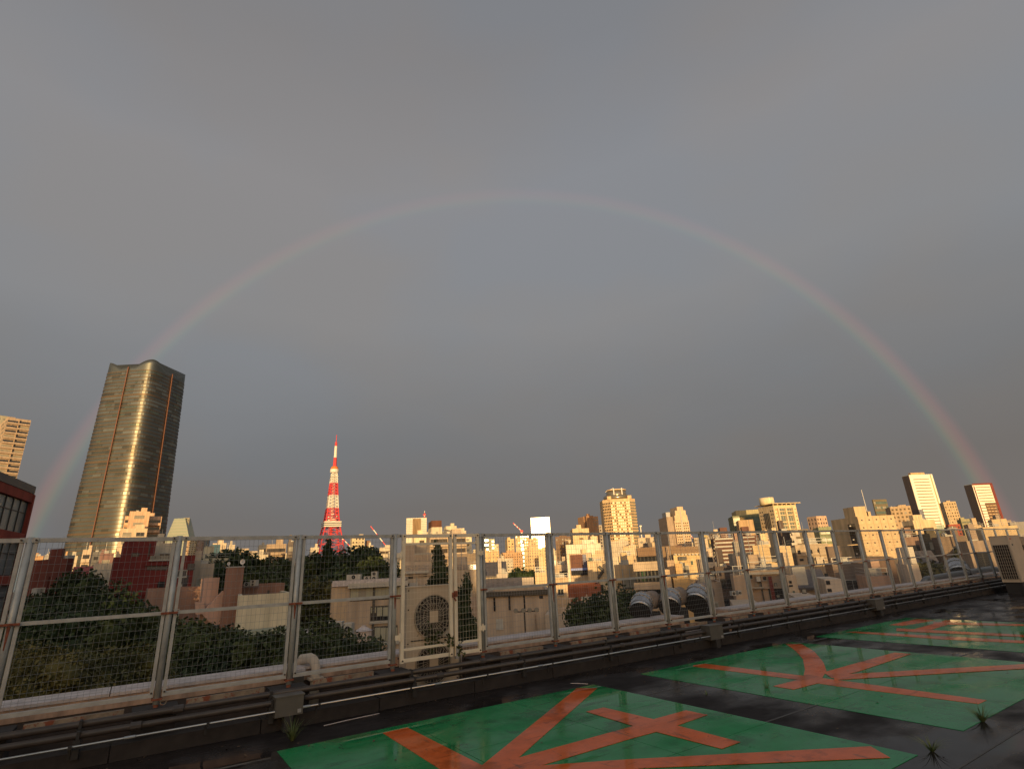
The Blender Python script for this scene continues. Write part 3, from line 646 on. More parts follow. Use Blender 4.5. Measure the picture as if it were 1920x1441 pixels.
# ------------------------------------------------------------------ plants
def leafmat(name, c1, c2, sc_=1.2):
    m = bpy.data.materials.new(name); m.use_nodes = True; nt = m.node_tree; N = nt.nodes; L = nt.links; b = N['Principled BSDF']
    b.inputs['Roughness'].default_value = .6; b.inputs['Specular IOR Level'].default_value = .25
    tc = N.new('ShaderNodeTexCoord'); nz = N.new('ShaderNodeTexNoise'); nz.inputs['Scale'].default_value = sc_; nz.inputs['Detail'].default_value = 6
    L.new(tc.outputs['Object'], nz.inputs[0]); cr = N.new('ShaderNodeValToRGB'); L.new(nz.outputs[0], cr.inputs[0])
    cr.color_ramp.elements[0].position = .35; cr.color_ramp.elements[0].color = (*c1, 1); cr.color_ramp.elements[1].position = .65; cr.color_ramp.elements[1].color = (*c2, 1)
    L.new(cr.outputs[0], b.inputs['Base Color']); return m
lf_dark = leafmat('foliage_dark', (.014, .024, .008), (.036, .055, .016), .7); lf_mid = leafmat('foliage_mid', (.020, .030, .010), (.056, .072, .020), .7)
lf_olive = leafmat('foliage_olive', (.036, .042, .012), (.105, .095, .026)); lf_yel = leafmat('foliage_yellow', (.05, .048, .014), (.155, .13, .036)); bark_m = mat('bark', (.10, .07, .05), .9, var=.3, scale=5)
lf_weed = leafmat('weed_blades', (.06, .10, .03), (.16, .17, .06), 9)
def crown_mesh(name, lobes, nleaf, size, m, seed=1, core=.68):
    rs = np.random.RandomState(seed); lob = np.array(lobes, float)           # x y z rx rz
    vol = lob[:, 3]**2*lob[:, 4]; idx = rs.choice(len(lob), nleaf, p=vol/vol.sum()); Lb = lob[idx]
    d = rs.normal(size=(nleaf, 3)); d /= np.linalg.norm(d, axis=1)[:, None]
    rr = rs.uniform(.72, 1.06, nleaf) + (rs.random(nleaf) < .08)*rs.uniform(0, .12, nleaf)
    # clumps: radial bumps so the outline is uneven
    ph = rs.uniform(0, 6.28, (6, 3)); bump = sum(np.sin(d@rs.normal(size=3)*5+p[0]) for p in ph)/6*.13
    P = Lb[:, :3] + d*((rr+bump)[:, None])*np.stack([Lb[:, 3], Lb[:, 3], Lb[:, 4]], 1)
    nrm = d + rs.normal(size=(nleaf, 3))*.75; nrm /= np.linalg.norm(nrm, axis=1)[:, None]
    t = np.cross(nrm, rs.normal(size=(nleaf, 3))); t /= np.linalg.norm(t, axis=1)[:, None]; bt = np.cross(nrm, t)
    s = size*rs.uniform(.55, 1.3, nleaf)[:, None]
    V = np.stack([P+t*s, P+bt*s*.55, P-t*s, P-bt*s*.55], 1).reshape(-1, 3)
    Fc = [(4*i, 4*i+1, 4*i+2, 4*i+3) for i in range(nleaf)]
    verts = V.tolist()
    for lx, ly, lz, rx, rz in lobes:           # leafy mass inside
        k = len(verts); nu, nv = 9, 6
        for j in range(nv+1):
            for i in range(nu):
                th = math.pi*j/nv; f_ = 2*math.pi*i/nu; q = core*(1+.14*math.sin(3*f_+lx)*math.sin(2*th+ly))
                verts.append((lx+rx*q*math.sin(th)*math.cos(f_), ly+rx*q*math.sin(th)*math.sin(f_), lz+rz*q*math.cos(th)))
        for j in range(nv):
            for i in range(nu):
                i2 = (i+1) % nu; Fc.append((k+j*nu+i, k+j*nu+i2, k+(j+1)*nu+i2, k+(j+1)*nu+i))
    me = bpy.data.meshes.new(name); me.from_pydata(verts, [], Fc); me.materials.append(m); me.update(); return me
def tree(lab, x, y, Y, rad, hgt, m, nleaf=3500, size=.25, name='broadleaf_tree', nl=9, seed=1, cat='tree', group=None, cone=False):
    """x, y: photo position of the crown's top; rad: crown radius; hgt: crown height"""
    T = atY(x, y, Y); rg = random.Random(seed*77+int(x)); root = thing(name, lab, cat, (T.x, T.y, 0), rg.uniform(0, 6), group)
    top = T.z; lobes = []
    if cone:
        for k in range(nl):
            f_ = (k+.5)/nl; q = rad*(.18+.82*f_); a = rg.uniform(0, 6.28); lobes.append((q*.25*math.cos(a), q*.25*math.sin(a), top-hgt*f_*.97, q*.8, hgt/nl*1.1))
    else:
        lobes.append((0, 0, top-hgt*.42, rad*.62, hgt*.42))
        for k in range(nl):
            a = 2.4*k+rg.uniform(-.4, .4); q = rad*rg.uniform(.35, .72); s = rad*rg.uniform(.30, .46); zz = top-hgt*rg.uniform(.30, .82)
            lobes.append((q*math.cos(a), q*math.sin(a), zz, s, s*rg.uniform(.7, .95)))
        for k in range(nl//2):
            a = rg.uniform(0, 6.28); q = rad*rg.uniform(.1, .45); s = rad*rg.uniform(.2, .3); lobes.append((q*math.cos(a), q*math.sin(a), top-s*.9-hgt*.06*rg.random(), s, s*.85))
    if Y < 20: size *= .5; nleaf = int(nleaf*2.3)
    elif Y < 60: size *= .72; nleaf = int(nleaf*1.5)
    me = crown_mesh('crown', lobes, nleaf, size, m, seed)
    link('crown', me, root)
    tr = MB(); zc = max(1, top-hgt*.75); tr.tube((0, 0, -.2), (.1, 0, zc*.6), rad*.085+.08, rad*.06+.05, n=8); tr.tube((.1, 0, zc*.6), (0, .1, zc), rad*.06+.05, rad*.04+.03, n=8)
    for lx, ly, lz, s, _ in lobes[1:7]: tr.tube((0, .05, zc*.85), (lx*.8, ly*.8, lz), rad*.03+.02, .03, n=5)
    tr.build('trunk', bark_m, root)
    return root
TR = [  # label, x, y, Y, radius, crown height, material, leaves, size, group/name
 ('dense dark tree in front of the left dark red brick building', 148, 1070, 44, 3.6, 8, lf_dark, 5000, .26),
 ('dark green tree against the left end of the big red brick building', 205, 1094, 40, 4.2, 7, lf_dark, 5500, .26),
 ('dark round tree low behind the first fence bay from the left', 55, 1150, 28, 3.6, 5.5, lf_dark, 5500, .2),
 ('dark spreading tree below the dark round crown in the first fence bay', 118, 1128, 32, 4.0, 6, lf_dark, 6000, .22),
 ('dark tree touching the second fence post on its left side', 250, 1140, 27, 3.2, 6, lf_mid, 5500, .2),
 ('yellow tipped tree filling the lower left corner of the fence', 40, 1205, 15.5, 2.3, 3.6, lf_yel, 9000, .10),
 ('yellowish tree beside the lower left corner tree', 115, 1222, 15.5, 1.9, 3.6, lf_yel, 8000, .10),
 ('olive tree low behind the first fence bay near its right end', 190, 1215, 17, 2.1, 3.8, lf_olive, 8000, .11),
 ('olive brown tree just left of the second fence post', 262, 1212, 18, 2.1, 4.2, lf_olive, 8000, .11),
 ('dark tree just right of the second fence post', 338, 1160, 26, 3.1, 6.5, lf_mid, 7000, .19),
 ('wide dark tree in front of the pink stair wall', 396, 1172, 24, 2.8, 5.5, lf_mid, 7000, .17),
 ('dark low tree below the brown brick tower', 455, 1188, 23, 2.6, 5, lf_dark, 7000, .17),
 ('dark tree below the pale flat wall left of the third post', 512, 1184, 22, 2.4, 5, lf_mid, 7000, .16),
 ('green tree with bright rounded top right of the third post', 592, 1166, 22, 2.6, 5, lf_mid, 8000, .15),
 ('low green tree sloping down toward the gate', 650, 1190, 20, 2.1, 4.2, lf_mid, 7000, .14),
 ('small green tree touching the coping left of the gate', 560, 1192, 19, 1.5, 3.6, lf_mid, 6000, .13),
 ('spiky dark tree behind the two white round lamps', 440, 1030, 105, 8.0, 12, lf_dark, 6000, .5),
 ('rounded green tree left of the third fence post', 512, 1044, 110, 8.5, 14, lf_mid, 6000, .5),
 ('broad green tree below the spiky dark tree', 478, 1062, 95, 7.0, 12, lf_mid, 5000, .45),
 ('big dark round tree right of the red and white tower', 672, 1022, 120, 9.5, 16, lf_dark, 7000, .5),
 ('dark tree at the foot of the red and white tower', 612, 1034, 112, 8.5, 15, lf_dark, 6000, .5),
 ('green tree falling away toward the gate from the dark hill', 700, 1046, 100, 5.5, 14, lf_mid, 5000, .42),
 ('dark green tree at the right side of the third post', 577, 1040, 108, 5.5, 14, lf_mid, 4500, .42),
 ('yellow green round tree left of the beige office', 594, 1085, 55, 4.2, 9, lf_olive, 6000, .26),
 ('dark tree behind the red tower base and the olive tree', 640, 1060, 90, 7, 13, lf_dark, 5000, .4),
 ('round dark green tree behind the third bay right of the gate', 975, 1066, 92, 4.6, 6, lf_dark, 5000, .3),
 ('small dark tree beside the lit cream house', 1003, 1082, 88, 2.2, 6, lf_dark, 2500, .25),
 ('dense hedge like tree left of the post before the shiny ducts', 1098, 1122, 27, 2.0, 6, lf_mid, 8000, .13),
 ('dense tall bush beside the post before the shiny ducts', 1134, 1112, 27, 1.9, 6, lf_mid, 8000, .13),
 ('dark bush just left of the shiny duct elbows', 1168, 1106, 29, 1.8, 6, lf_dark, 7000, .14),
 ('dark tree in the valley right of the white slab tower', 1742, 1052, 85, 5, 7, lf_olive, 5000, .32),
 ('olive tree just behind the thick grey pipe at right', 1730, 1062, 62, 3.6, 6, lf_olive, 5000, .28),
 ('small green tree beyond the far end of the fence', 1806, 1022, 110, 3.2, 6, lf_olive, 3000, .35),
 ('little green tree beside the big air conditioner at right', 1852, 1018, 90, 2.2, 5, lf_olive, 2500, .3)]
for i, (lab, x, y, Y, rad, h, m, nl_, sz) in enumerate(TR): tree(lab, x, y, Y, rad, h, m, nl_, sz, seed=i+3)
tree('tall pointed dark conifer seen through the gate', 823, 1022, 52, 2.5, 9.5, lf_dark, 7000, .22, 'conifer', 9, 51, cone=True)
tree('dark green climbing bush seen through the narrow gate leaf', 872, 1085, 30, 1.35, 5.2, lf_dark, 6000, .14, 'conifer', 7, 52, cone=True)
tree('monkey puzzle like dark conifer in front of the red tower foot', 615, 1013, 108, 2.6, 10, lf_dark, 3500, .45, 'conifer', 8, 53, cone=True)
def weed(x, y, s, lab, nb=26):
    t, n = onz(x, y, FLOOR); root = rthing('weed', lab, 'weed', t, n, FLOOR, 'weeds growing from the roof floor'); m = MB()
    rg = random.Random(int(x*3+y))
    for k in range(nb):
        a = rg.uniform(0, 6.28); L = s*rg.uniform(.5, 1.15); o = rg.uniform(.3, 1.35); w_ = .0035+.002*rg.random(); b0 = Vector((math.cos(a)*.012, math.sin(a)*.012, 0)); d_ = Vector((math.cos(a), math.sin(a), 0)); sd = Vector((-d_.y, d_.x, 0))
        prev = (b0-sd*w_, b0+sd*w_)
        for j in range(1, 4):
            f_ = j/3; c = b0+d_*(L*o*f_**1.3)+Vector((0, 0, L*(f_-.38*o*f_*f_))); ww_ = w_*(1-f_*.85); q = (c-sd*ww_, c+sd*ww_)
            m.quad(prev[0], prev[1], q[1], q[0]); prev = q
    m.build('blades', lf_weed, root)
for a in [(1843, 1352, .21, 'tall dark grass tuft at the right corner of the middle green field', 60), (1748, 1408, .16, 'flat brownish weed tuft at the corner of the nearest green field', 44), (548, 1388, .30, 'tall weed at the near left corner of the green field', 54),
          (892, 1292, .20, 'bushy weed in front of the conduit below the gate', 40), (872, 1290, .16, 'small leafy weed left of the bushy weed below the gate', 26), (1050, 1258, .16, 'low weed by the conduit right of the gate', 30), (1264, 1220, .17, 'yellow green weed between gate and second junction box', 44),
          (740, 1315, .15, 'thin weed growing under the conduit left of the gate', 24), (1500, 1172, .15, 'yellowish weed beside the conduit beyond the second junction box', 40), (1438, 1290, .13, 'tiny weed at the edge of the middle green field', 16),
          (1655, 1142, .2, 'brownish weed by the third junction box', 34), (262, 1400, .17, 'thin weed at the foot of the wall at lower left', 20), (1350, 1195, .13, 'small weed near the second junction box', 24), (1815, 1110, .2, 'weed growing near the big air conditioner', 30), (1780, 1150, .12, 'small weed on the wet floor beyond the green fields', 14), (1325, 1302, .06, 'minute sprout on the dark strip between two green fields', 8), (1128, 1242, .1, 'little weed in the shade below the footings', 18)]: weed(*a)
def litter():
    rg = random.Random(3); m = MB(); o = MB()
    for k in range(420):
        t = rg.uniform(-3, 24); n = rg.uniform(2.2, D-.45) if rg.random() < .45 else D-.42-abs(rg.gauss(0, .22)); c = Vector((t, n-D, .011 if 2.7 < n < 7.3 else .004)); a = rg.uniform(0, 6.28); q = rg.uniform(.008, .022); e = Vector((math.cos(a), math.sin(a), rg.uniform(0, .3)))*q; f_ = Vector((-math.sin(a), math.cos(a), rg.uniform(0, .4)))*q*.6
        m.quad(c-e-f_*.2, c+f_, c+e, c-f_)
    o = m.build('leaf_litter', mat('dead_leaf', (.10, .06, .03), .8, var=.5, scale=20), None, kind='stuff'); o.location = F(0, D, FLOOR); o.rotation_euler = (0, 0, TH); o['label'] = 'small dead leaves scattered over the wet roof floor'; o['category'] = 'leaf litter'
    for (t, n, a, L_, lab) in ((2.2, D-.62, .1, .75, 'thin pale cable end lying on the floor near the first junction box'), (5.9, 7.45, -1.0, .28, 'short white scrap of cord near the corner of the first green field')):
        r_ = rthing('cable', lab, 'cable', t, n, FLOOR); MB().sweep([(0, 0, .006), (L_*.4*math.cos(a), L_*.4*math.sin(a)+.01, .007), (L_*math.cos(a), L_*math.sin(a), .006)], .005, .005, n=6).build('strand', cop_m, r_)
litter()
def vine(x, y, n, s, cnt, lab):
    t, z = onf(x, y, n); root = rthing('vine', lab, 'vine', t, n, z, 'creepers on the gate'); m = MB(); rg = random.Random(int(x))
    for k in range(cnt):
        c = Vector((rg.gauss(0, s), rg.gauss(0, .03), rg.gauss(0, s*1.1))); a = Vector((rg.gauss(0, 1), rg.gauss(0, .6), rg.gauss(0, 1))).normalized()*.03; b = a.cross(Vector((rg.gauss(0, 1), rg.gauss(0, 1), rg.gauss(0, 1)))).normalized()*.022
        m.quad(c+a, c+b, c-a, c-b)
    m.tube((0, 0, -.3), (0, 0, .1), .004, n=4); m.build('leaves', lf_mid, root)
vine(811, 1195, D+.18, .085, 90, 'leafy creeper in front of the lower fan of the air conditioner')
vine(842, 1200, D-.10, .045, 34, 'small creeper hanging on the lower end of the wide gate leaf')
vine(862, 1215, D-.10, .04, 26, 'small creeper hanging on the bottom rail of the narrow gate leaf')

# ------------------------------------------------------------------ buildings placed by hand, nearest matter most
def extra(root, lo, hi, m, name='roof_block'):
    return MB().box(lo[0], hi[0], lo[1], hi[1], lo[2], hi[2]).build(name, m, root)
# --- near left
fr_red = wallm((.26, .05, .032)); panel_g = mat('curtain_panel_grey', (.16, .195, .195), .35, 0, var=.15, scale=.15)
def office():
    C = atY(57, 912, 59.6); r = R(115.5); Ln, Dp = 22., 14.
    base = Vector((C.x+math.cos(r)*-Ln, C.y-math.sin(r)*Ln, 0)); H = C.z
    root = thing('office_building', 'glass office with dark red bands at the left edge of the photo', 'building', base, r)
    MB().box(0, Ln, 0, Dp, 0, H).build('wall', frame_k, root)
    fc = Face('R', Ln, root); rb = MB(); z = H; k = 0
    fc.box(rb, -.1, Ln+.1, .0, .5, H-.8, H); rb.build('roof_fascia', frame_k, root)
    fl = 4.35; z = H-.8
    for i in range(8):
        b = MB(); fc.box(b, -.3, Ln+.35, .0, .55 if i else .45, z-.95, z-.02); b.build('red_band', fr_red, root)
        z -= .95; n = 11; L = (Ln-.4)/n
        if z-3.3 < 0: break
        for j in range(n):
            for (a, c) in ((z-1.15, z-.06), (z-3.3, z-1.25)):
                g = MB(); fc.box(g, .2+L*j+.06, .2+L*(j+1)-.06, .06, .12, a, c); g.build('pane', panel_g, root)
        for j in range(n+1):
            g = MB(); fc.box(g, .2+L*j-.06, .2+L*j+.06, .02, .22, z-3.32, z); g.build('mullion', frame_k, root)
        g = MB(); fc.box(g, .2, Ln-.2, .02, .19, z-1.24, z-1.16); g.build('transom', frame_k, root)
        z -= 3.35
    e = MB(); e.box(Ln+.0, Ln+.35, -.55, Dp, 0, H-.9); e.build('end_wall', fr_red, root)
    cover_add(-200, 55, 900)
office()
redm = wallm(REDB); redm2 = wallm((.14, .04, .028))
bld('brick_building', 'dark red brick block between the glass office and the dark trees', 128, 140, 1046, 76, (.14, .04, .028), 80, x0=52, SL=('grid', 5.5, .26, .42), SR=('solid',), fl=4, clut=2, wall=redm2, ybot=1120)
bld('brick_building', 'lower dark red brick annex just right of the dark red brick block', 142, 150, 1070, 74, (.14, .04, .028), 80, x0=70, SL=('solid',), clut=0, wall=redm2)
o = bld('brick_building', 'large deep red building with grey louvred windows left of the second post', 213, 366, 1044, 70, REDB, 6, depth=16, SR=('solid',), clut=0, wall=redm)
def red_details():
    root, a, b, H = o[:4]; fr = o[4]
    def up(x0, x1, yt, yb, nm, m, d=0.12, o0=0.002):
        # photo rectangle on this facade
        C = root.location; r_ = root.rotation_euler[2]; dd = (math.cos(r_), math.sin(r_))
        def uz(x, y):
            v = ray(x, y); det = dd[0]*(-v[1])+v[0]*dd[1]; u = (-C[0]*(-v[1]) + (-C[1])*v[0])/det; s = (C[1]+dd[1]*u)/v[1]; return u, v[2]*s+ZC
        u0, z1 = uz(x0, yt); u1, z0 = uz(x1, yb); b_ = MB(); fr.box(b_, u0, u1, o0, d, z0, z1); return b_.build(nm, m, root)
    for k in range(8): up(282+k*5, 285.2+k*5, 1041, 1048.5, 'louvre_window', glass_p, .1)
    up(279, 323, 1049, 1050.2, 'sill', frame_w, .25)
    for k in range(6): up(276+k*6.4, 281.4+k*6.4, 1061, 1068, 'window', glass_d, .08)
    up(272, 316, 1057.5, 1058.6, 'ledge', redm, .35)
    for (x0, x1, y0, y1) in ((296, 308, 1090, 1100), (337, 350, 1078, 1100), (366-14, 364, 1056, 1068)): up(x0, x1, y0, y1, 'window', glass_d, .08)
    up(333, 340, 1095, 1106, 'door', frame_w, .1)
red_details()
bld('brick_building', 'upper deep red storey standing on the large red building', 235, 294, 1012, 74, REDB, 6, depth=9, SR=('solid',), clut=0, wall=redm)
bld('white_building', 'small pale balcony block on top of the deep red building', 294, 330, 1018, 84, CREAM, 6, depth=8, fl=2.6, SR=('grid', 1.7, .5, .6), clut=1)
brn = wallm((.24, .135, .10)); pnk = wallm((.50, .33, .26))
bld('brick_building', 'low brownish pink brick wall building with two tall dark windows', 278, 384, 1104, 47, (.27, .17, .13), 6, depth=12, SR=('grid', 4.2, .16, .55, 'd'), fl=3.4, clut=0, ybot=1155)
def stair():
    root, a, b, H, FR, FL = bld('stair_building', 'pink plastered stair wall with a diagonal cut beside the brown brick tower', 384, 412, 1083, 44.5, PINK, 6, depth=6, SR=('solid',), clut=0, wall=pnk, drs=False)
    Y = 44.4; m = MB()
    pts = [(365, 1128), (381, 1128), (384, 1140), (418, 1107), (420, 1107), (420, 1168), (398, 1172), (378, 1150), (366, 1150)]
    P = [atY(x, y, Y) for x, y in pts]; k = []
    inv = Matrix.Rotation(-root.rotation_euler[2], 4, 'Z')
    loc = [inv @ (p-Vector(root.location)) for p in P]
    f_ = [(p.x, -.9, p.z) for p in loc]; g_ = [(p.x, -.05, p.z) for p in loc]; n = len(f_)
    m.v = f_+g_; m.f = [tuple(range(n)), tuple(range(2*n-1, n-1, -1))]+[(i, n+i, n+(i+1) % n, (i+1) % n) for i in range(n)]; m.m = [0]*len(m.f)
    m.build('stair_wall', pnk, root)
stair()
root, a, b, H, FR, FL = bld('brick_tower', 'tall narrow brown brick tower with two white round lamps above', 425, 458, 1064, 43, (.24, .135, .10), 4, depth=3.4, SR=('solid',), clut=0, wall=brn, drs=False)
MB().box(-.05, a+.05, -.05, b+.05, H, H+.08).build('cap', steel, root)
def disc(x, y, Y, rpx, lab):
    P = atY(x, y, Y); r = rpx/FPX*Y; root = thing('dish_antenna', lab, 'dish antenna', (P.x, P.y, P.z-r*2.2))
    dm = mat('dish_white', (.62, .58, .54), .6, var=.05); m = MB()
    for k in range(5):
        f0, f1 = k/5, (k+1)/5; m.tube((0, -.02-.12*r*f0*f0*2, r*2.2), (0, -.02-.12*r*f1*f1*2, r*2.2), max(.01, r*f0), r*f1, n=20, cap=(k == 0))
    m.build('dish', dm, root, True); MB().tube((0, 0.05, 0), (0, 0.05, r*2.2), .04, n=6).build('mast', steel, root)
    MB().tube((0, -.05, r*2.2), (0, -.45*r-.2, r*2.2), .02, n=5).build('feed_arm', steel, root)
disc(429.5, 1056, 46, 2.9, 'small white dish above the left of the brown brick tower'); disc(455.5, 1052.5, 45, 4.6, 'larger white dish above the right of the brown brick tower')
bld('brick_building', 'low brown brick plant room right of the brown brick tower', 455, 534, 1096, 46, (.24, .135, .10), 6, depth=7, SR=('solid',), clut=0, wall=brn)
def acbox(x0, x1, yt, Y, hpx, lab, fans=1, grp='small outdoor units on the roofs'):
    A = atY(x0, yt, Y); B = atY(x1, yt, Y); h = hpx/FPX*Y; W = B.x-A.x
    root = thing('air_conditioner', lab, 'air conditioner', (A.x, A.y, A.z-h), 0, grp)
    MB().box(0, W, 0, .5, 0, h).build('casing', unit_m, root)
    for k in range(fans):
        z = h*(k+.5)/fans; r = min(W, h/fans)*.36; MB().tube((W*.5, -.002, z), (W*.5, -.03, z), r, n=14).build('fan_opening', dark_m, root); MB().tube((W*.5, -.031, z), (W*.5, -.05, z), r*.25, n=8).build('fan_hub', unit_m, root)
acbox(458, 467, 1091, 45.6, 7, 'squat outdoor unit just right of the brown brick tower'); acbox(469, 480, 1087, 45.6, 10, 'taller outdoor unit on the low brown plant room', 2)
bld('flat_wall_building', 'cream flat topped wall building left of the third post', 447, 546, 1116, 39, (.60, .53, .38), 5, depth=9, SR=('solid',), clut=0, drs=False)
bld('low_building', 'pale green grey lower wall in front of the cream flat wall', 439, 543, 1157, 37.5, (.34, .36, .27), 5, depth=1.4, SR=('solid',), clut=0, rim=False, drs=False)
bld('terrace_house', 'tan terrace roof house right of the deep red building', 362, 402, 1057, 80, BEIGE, 6, depth=10, SR=('grid', 3, .4, .35), clut=1)
bld('restaurant_building', 'cream and blue striped block left of the spiky tree', 383, 432, 1047, 100, (.55, .50, .36), 8, depth=12, SR=('band', .5, 'g'), fl=2.4, clut=2)
bld('blue_roof_building', 'blue banded low block below the cream sign building', 392, 446, 1037, 130, (.07, .13, .17), 8, depth=14, SR=('solid',), clut=1)
bld('sign_building', 'cream block with a dark blue rectangle on its upper wall', 399, 425, 1018, 165, (.62, .50, .36), 4, depth=12, SR=('solid',), clut=1)
o = sc.objects[-1]
bld('white_building', 'narrow cream block right of the one with the blue rectangle', 430, 441, 1021, 190, CREAM, 4, depth=10, SR=('grid', 3, .5, .3), clut=1)
bld('dark_building', 'dark grey glass block left of the third fence post', 486, 501, 1021, 240, (.10, .10, .11), 4, depth=14, SR=('band', .6), clut=1)
bld('tan_building', 'brownish stepped block right of the dark grey glass block', 500, 537, 1020, 220, TAN, 4, depth=14, SR=('balc', 5), clut=3)
bld('white_building', 'lit cream block below the brownish stepped block', 472, 503, 1040, 170, CREAM, 4, depth=10, SR=('grid', 2.4, .5, .4), clut=3)
bld('dark_tower', 'dark spiky apartment block touching the third fence post', 541, 556, 1015, 180, (.16, .13, .11), 4, depth=12, SR=('balc', 3.2), clut=4)
bld('white_building', 'little cream block left of the red and white tower foot', 582, 598, 1026, 260, CREAM, 4, depth=12, SR=('grid', 3, .5, .4), clut=2)
bld('white_building', 'small lit cream house under the left tall glass tower', 156, 172, 1030, 190, (.60, .46, .33), 0, depth=8, SR=('balc', 5), clut=2)
for i, (x0, x1, yt, Y, c, lab) in enumerate([(62, 82, 1042, 210, ORNG, 'orange lit low block at the foot of the rainbow'), (84, 100, 1040, 260, GREY, 'grey low block behind the dark red brick block'), (100, 117, 1038, 300, DGREY, 'dark low block left of the glass skyscraper foot'), (117, 128, 1043, 205, ORNG, 'orange brick lit house below the glass skyscraper'), (126, 146, 1042, 190, CREAM, 'bright cream lit house below the glass skyscraper'),
        (174, 190, 1034, 230, DGREY, 'dark grey slab house right of the small cream house'), (188, 214, 1037, 160, (.26, .15, .13), 'dull mauve block left of the deep red building'), (138, 214, 1062, 112, (.30, .10, .12), 'long mauve roofed hall in front of the small cream house'), (176, 214, 1056, 104, CREAM, 'cream wall of a hall left of the deep red building'), (168, 210, 1068, 96, (.46, .42, .34), 'pale curved roofed hall behind the dark trees')]):
    bld('low_building', lab, x0, x1, yt, Y, c, 3, depth=10, SR=('grid', 2.4, .5, .4) if i < 7 else ('solid',), clut=3 if i < 7 else 0)
# --- apartments in front of the glass skyscraper
ap = (.64, .42, .27)
bld('apartment_building', 'orange lit apartment block with white balconies before the glass skyscraper', 235, 304, 967, 260, ap, 5, depth=22, fl=3.4, SR=('balc', 4.2), clut=1, ybot=1035)
bld('apartment_building', 'brown and cream stair tower topping the orange lit apartments', 244, 282, 958, 255, ap, 5, depth=8, fl=3.3, SR=('grid', 6, .5, .5, 'p'), clut=2, ybot=1035)
bld('apartment_building', 'cream front wing of the orange lit apartments', 227, 277, 990, 245, (.66, .50, .34), 5, depth=10, fl=3.3, SR=('grid', 4, .6, .5), clut=2, ybot=1035)
# --- far left residential tower
bld('apartment_tower', 'tall striped apartment tower at the left edge above the glass office', 15, 60, 782, 340, (.46, .34, .24), 12, depth=26, fl=3.3, SR=('balc', 4.5, 1.1), SL=('grid', 3, .5, .5), clut=1, ybot=910)
bld('apartment_tower', 'slightly taller neighbour tower cut by the left edge', -60, 20, 770, 352, (.42, .38, .28), 12, depth=26, fl=3.3, SR=('grid', 3.4, .6, .45, 'g'), clut=1, ybot=910)
# --- far towers at left
def frust(name, lab, base, top, Y, H0, m, pl=None):
    """tapering tower: base and top given as photo x pairs with their y"""
    (bx0, bx1, by), (tx0, tx1, ty) = base, top
    B0, B1, T0_, T1_ = atY(bx0, by, Y), atY(bx1, by, Y), atY(tx0, ty, Y), atY(tx1, ty, Y)
    root = thing(name, lab, 'building', ((B0.x+B1.x)/2, Y, 0)); cx = root.location[0]
    def ext(B, T): k = (B.z)/(T.z-B.z); return B.x-(T.x-B.x)*k
    g0, g1 = ext(B0, T0_), ext(B1, T1_); dp = 22
    m_ = MB(); zt_ = (T0_.z+T1_.z)/2
    v = [(g0-cx, 0, 0), (g1-cx, 0, 0), (g1-cx, dp, 0), (g0-cx, dp, 0), (T0_.x-cx, 3, zt_), (T1_.x-cx, 3, zt_), (T1_.x-cx, dp-3, zt_), (T0_.x-cx, dp-3, zt_)]
    m_.v = v; m_.f = [(0, 1, 5, 4), (1, 2, 6, 5), (2, 3, 7, 6), (3, 0, 4, 7), (4, 5, 6, 7)]; m_.m = [0]*5; m_.build('glass_body', m, root)
    ln = MB(); n = 26
    for i in range(n):
        f_ = i/n; z = zt_*f_; a = (g0-cx)+(T0_.x-cx-(g0-cx))*f_; b = (g1-cx)+(T1_.x-cx-(g1-cx))*f_; ln.box(a, b, 3*f_-.35, 3*f_+.1, z-.35, z+.35)
    ln.build('floor_lines', frame_w, root, kind='stuff'); return root
gl_w = mat('pale_green_glass', (.33, .36, .28), .3, .35, var=.1, scale=.03)
frust('glass_tower', 'pale green tapering glass tower right of the glass skyscraper', (312, 352, 1003), (325, 345, 971), 900, 0, gl_w)
bld('glass_tower', 'shaded right flank of the pale green tapering tower', 345, 356, 970, 905, (.30, .27, .20), 0, depth=18, SR=('grid', 4, .5, .5), clut=0, ybot=1040)
for x0, x1, yt, c, lab in ((357, 370, 1007, (.48, .44, .32), 'pale slim tower left of the mauve slim tower'), (371, 384, 1008, (.36, .26, .24), 'mauve slim tower between two slim towers'), (384, 393, 1010, (.14, .18, .22), 'blue grey slim tower left of the cream sign building'), (351, 358, 1010, (.55, .36, .22), 'narrow orange lit slab right of the tapering tower')):
    bld('slim_tower', lab, x0, x1, yt, 850, c, 0, depth=20, fl=4, SR=('grid', 4, .6, .6), clut=0, ybot=1045)

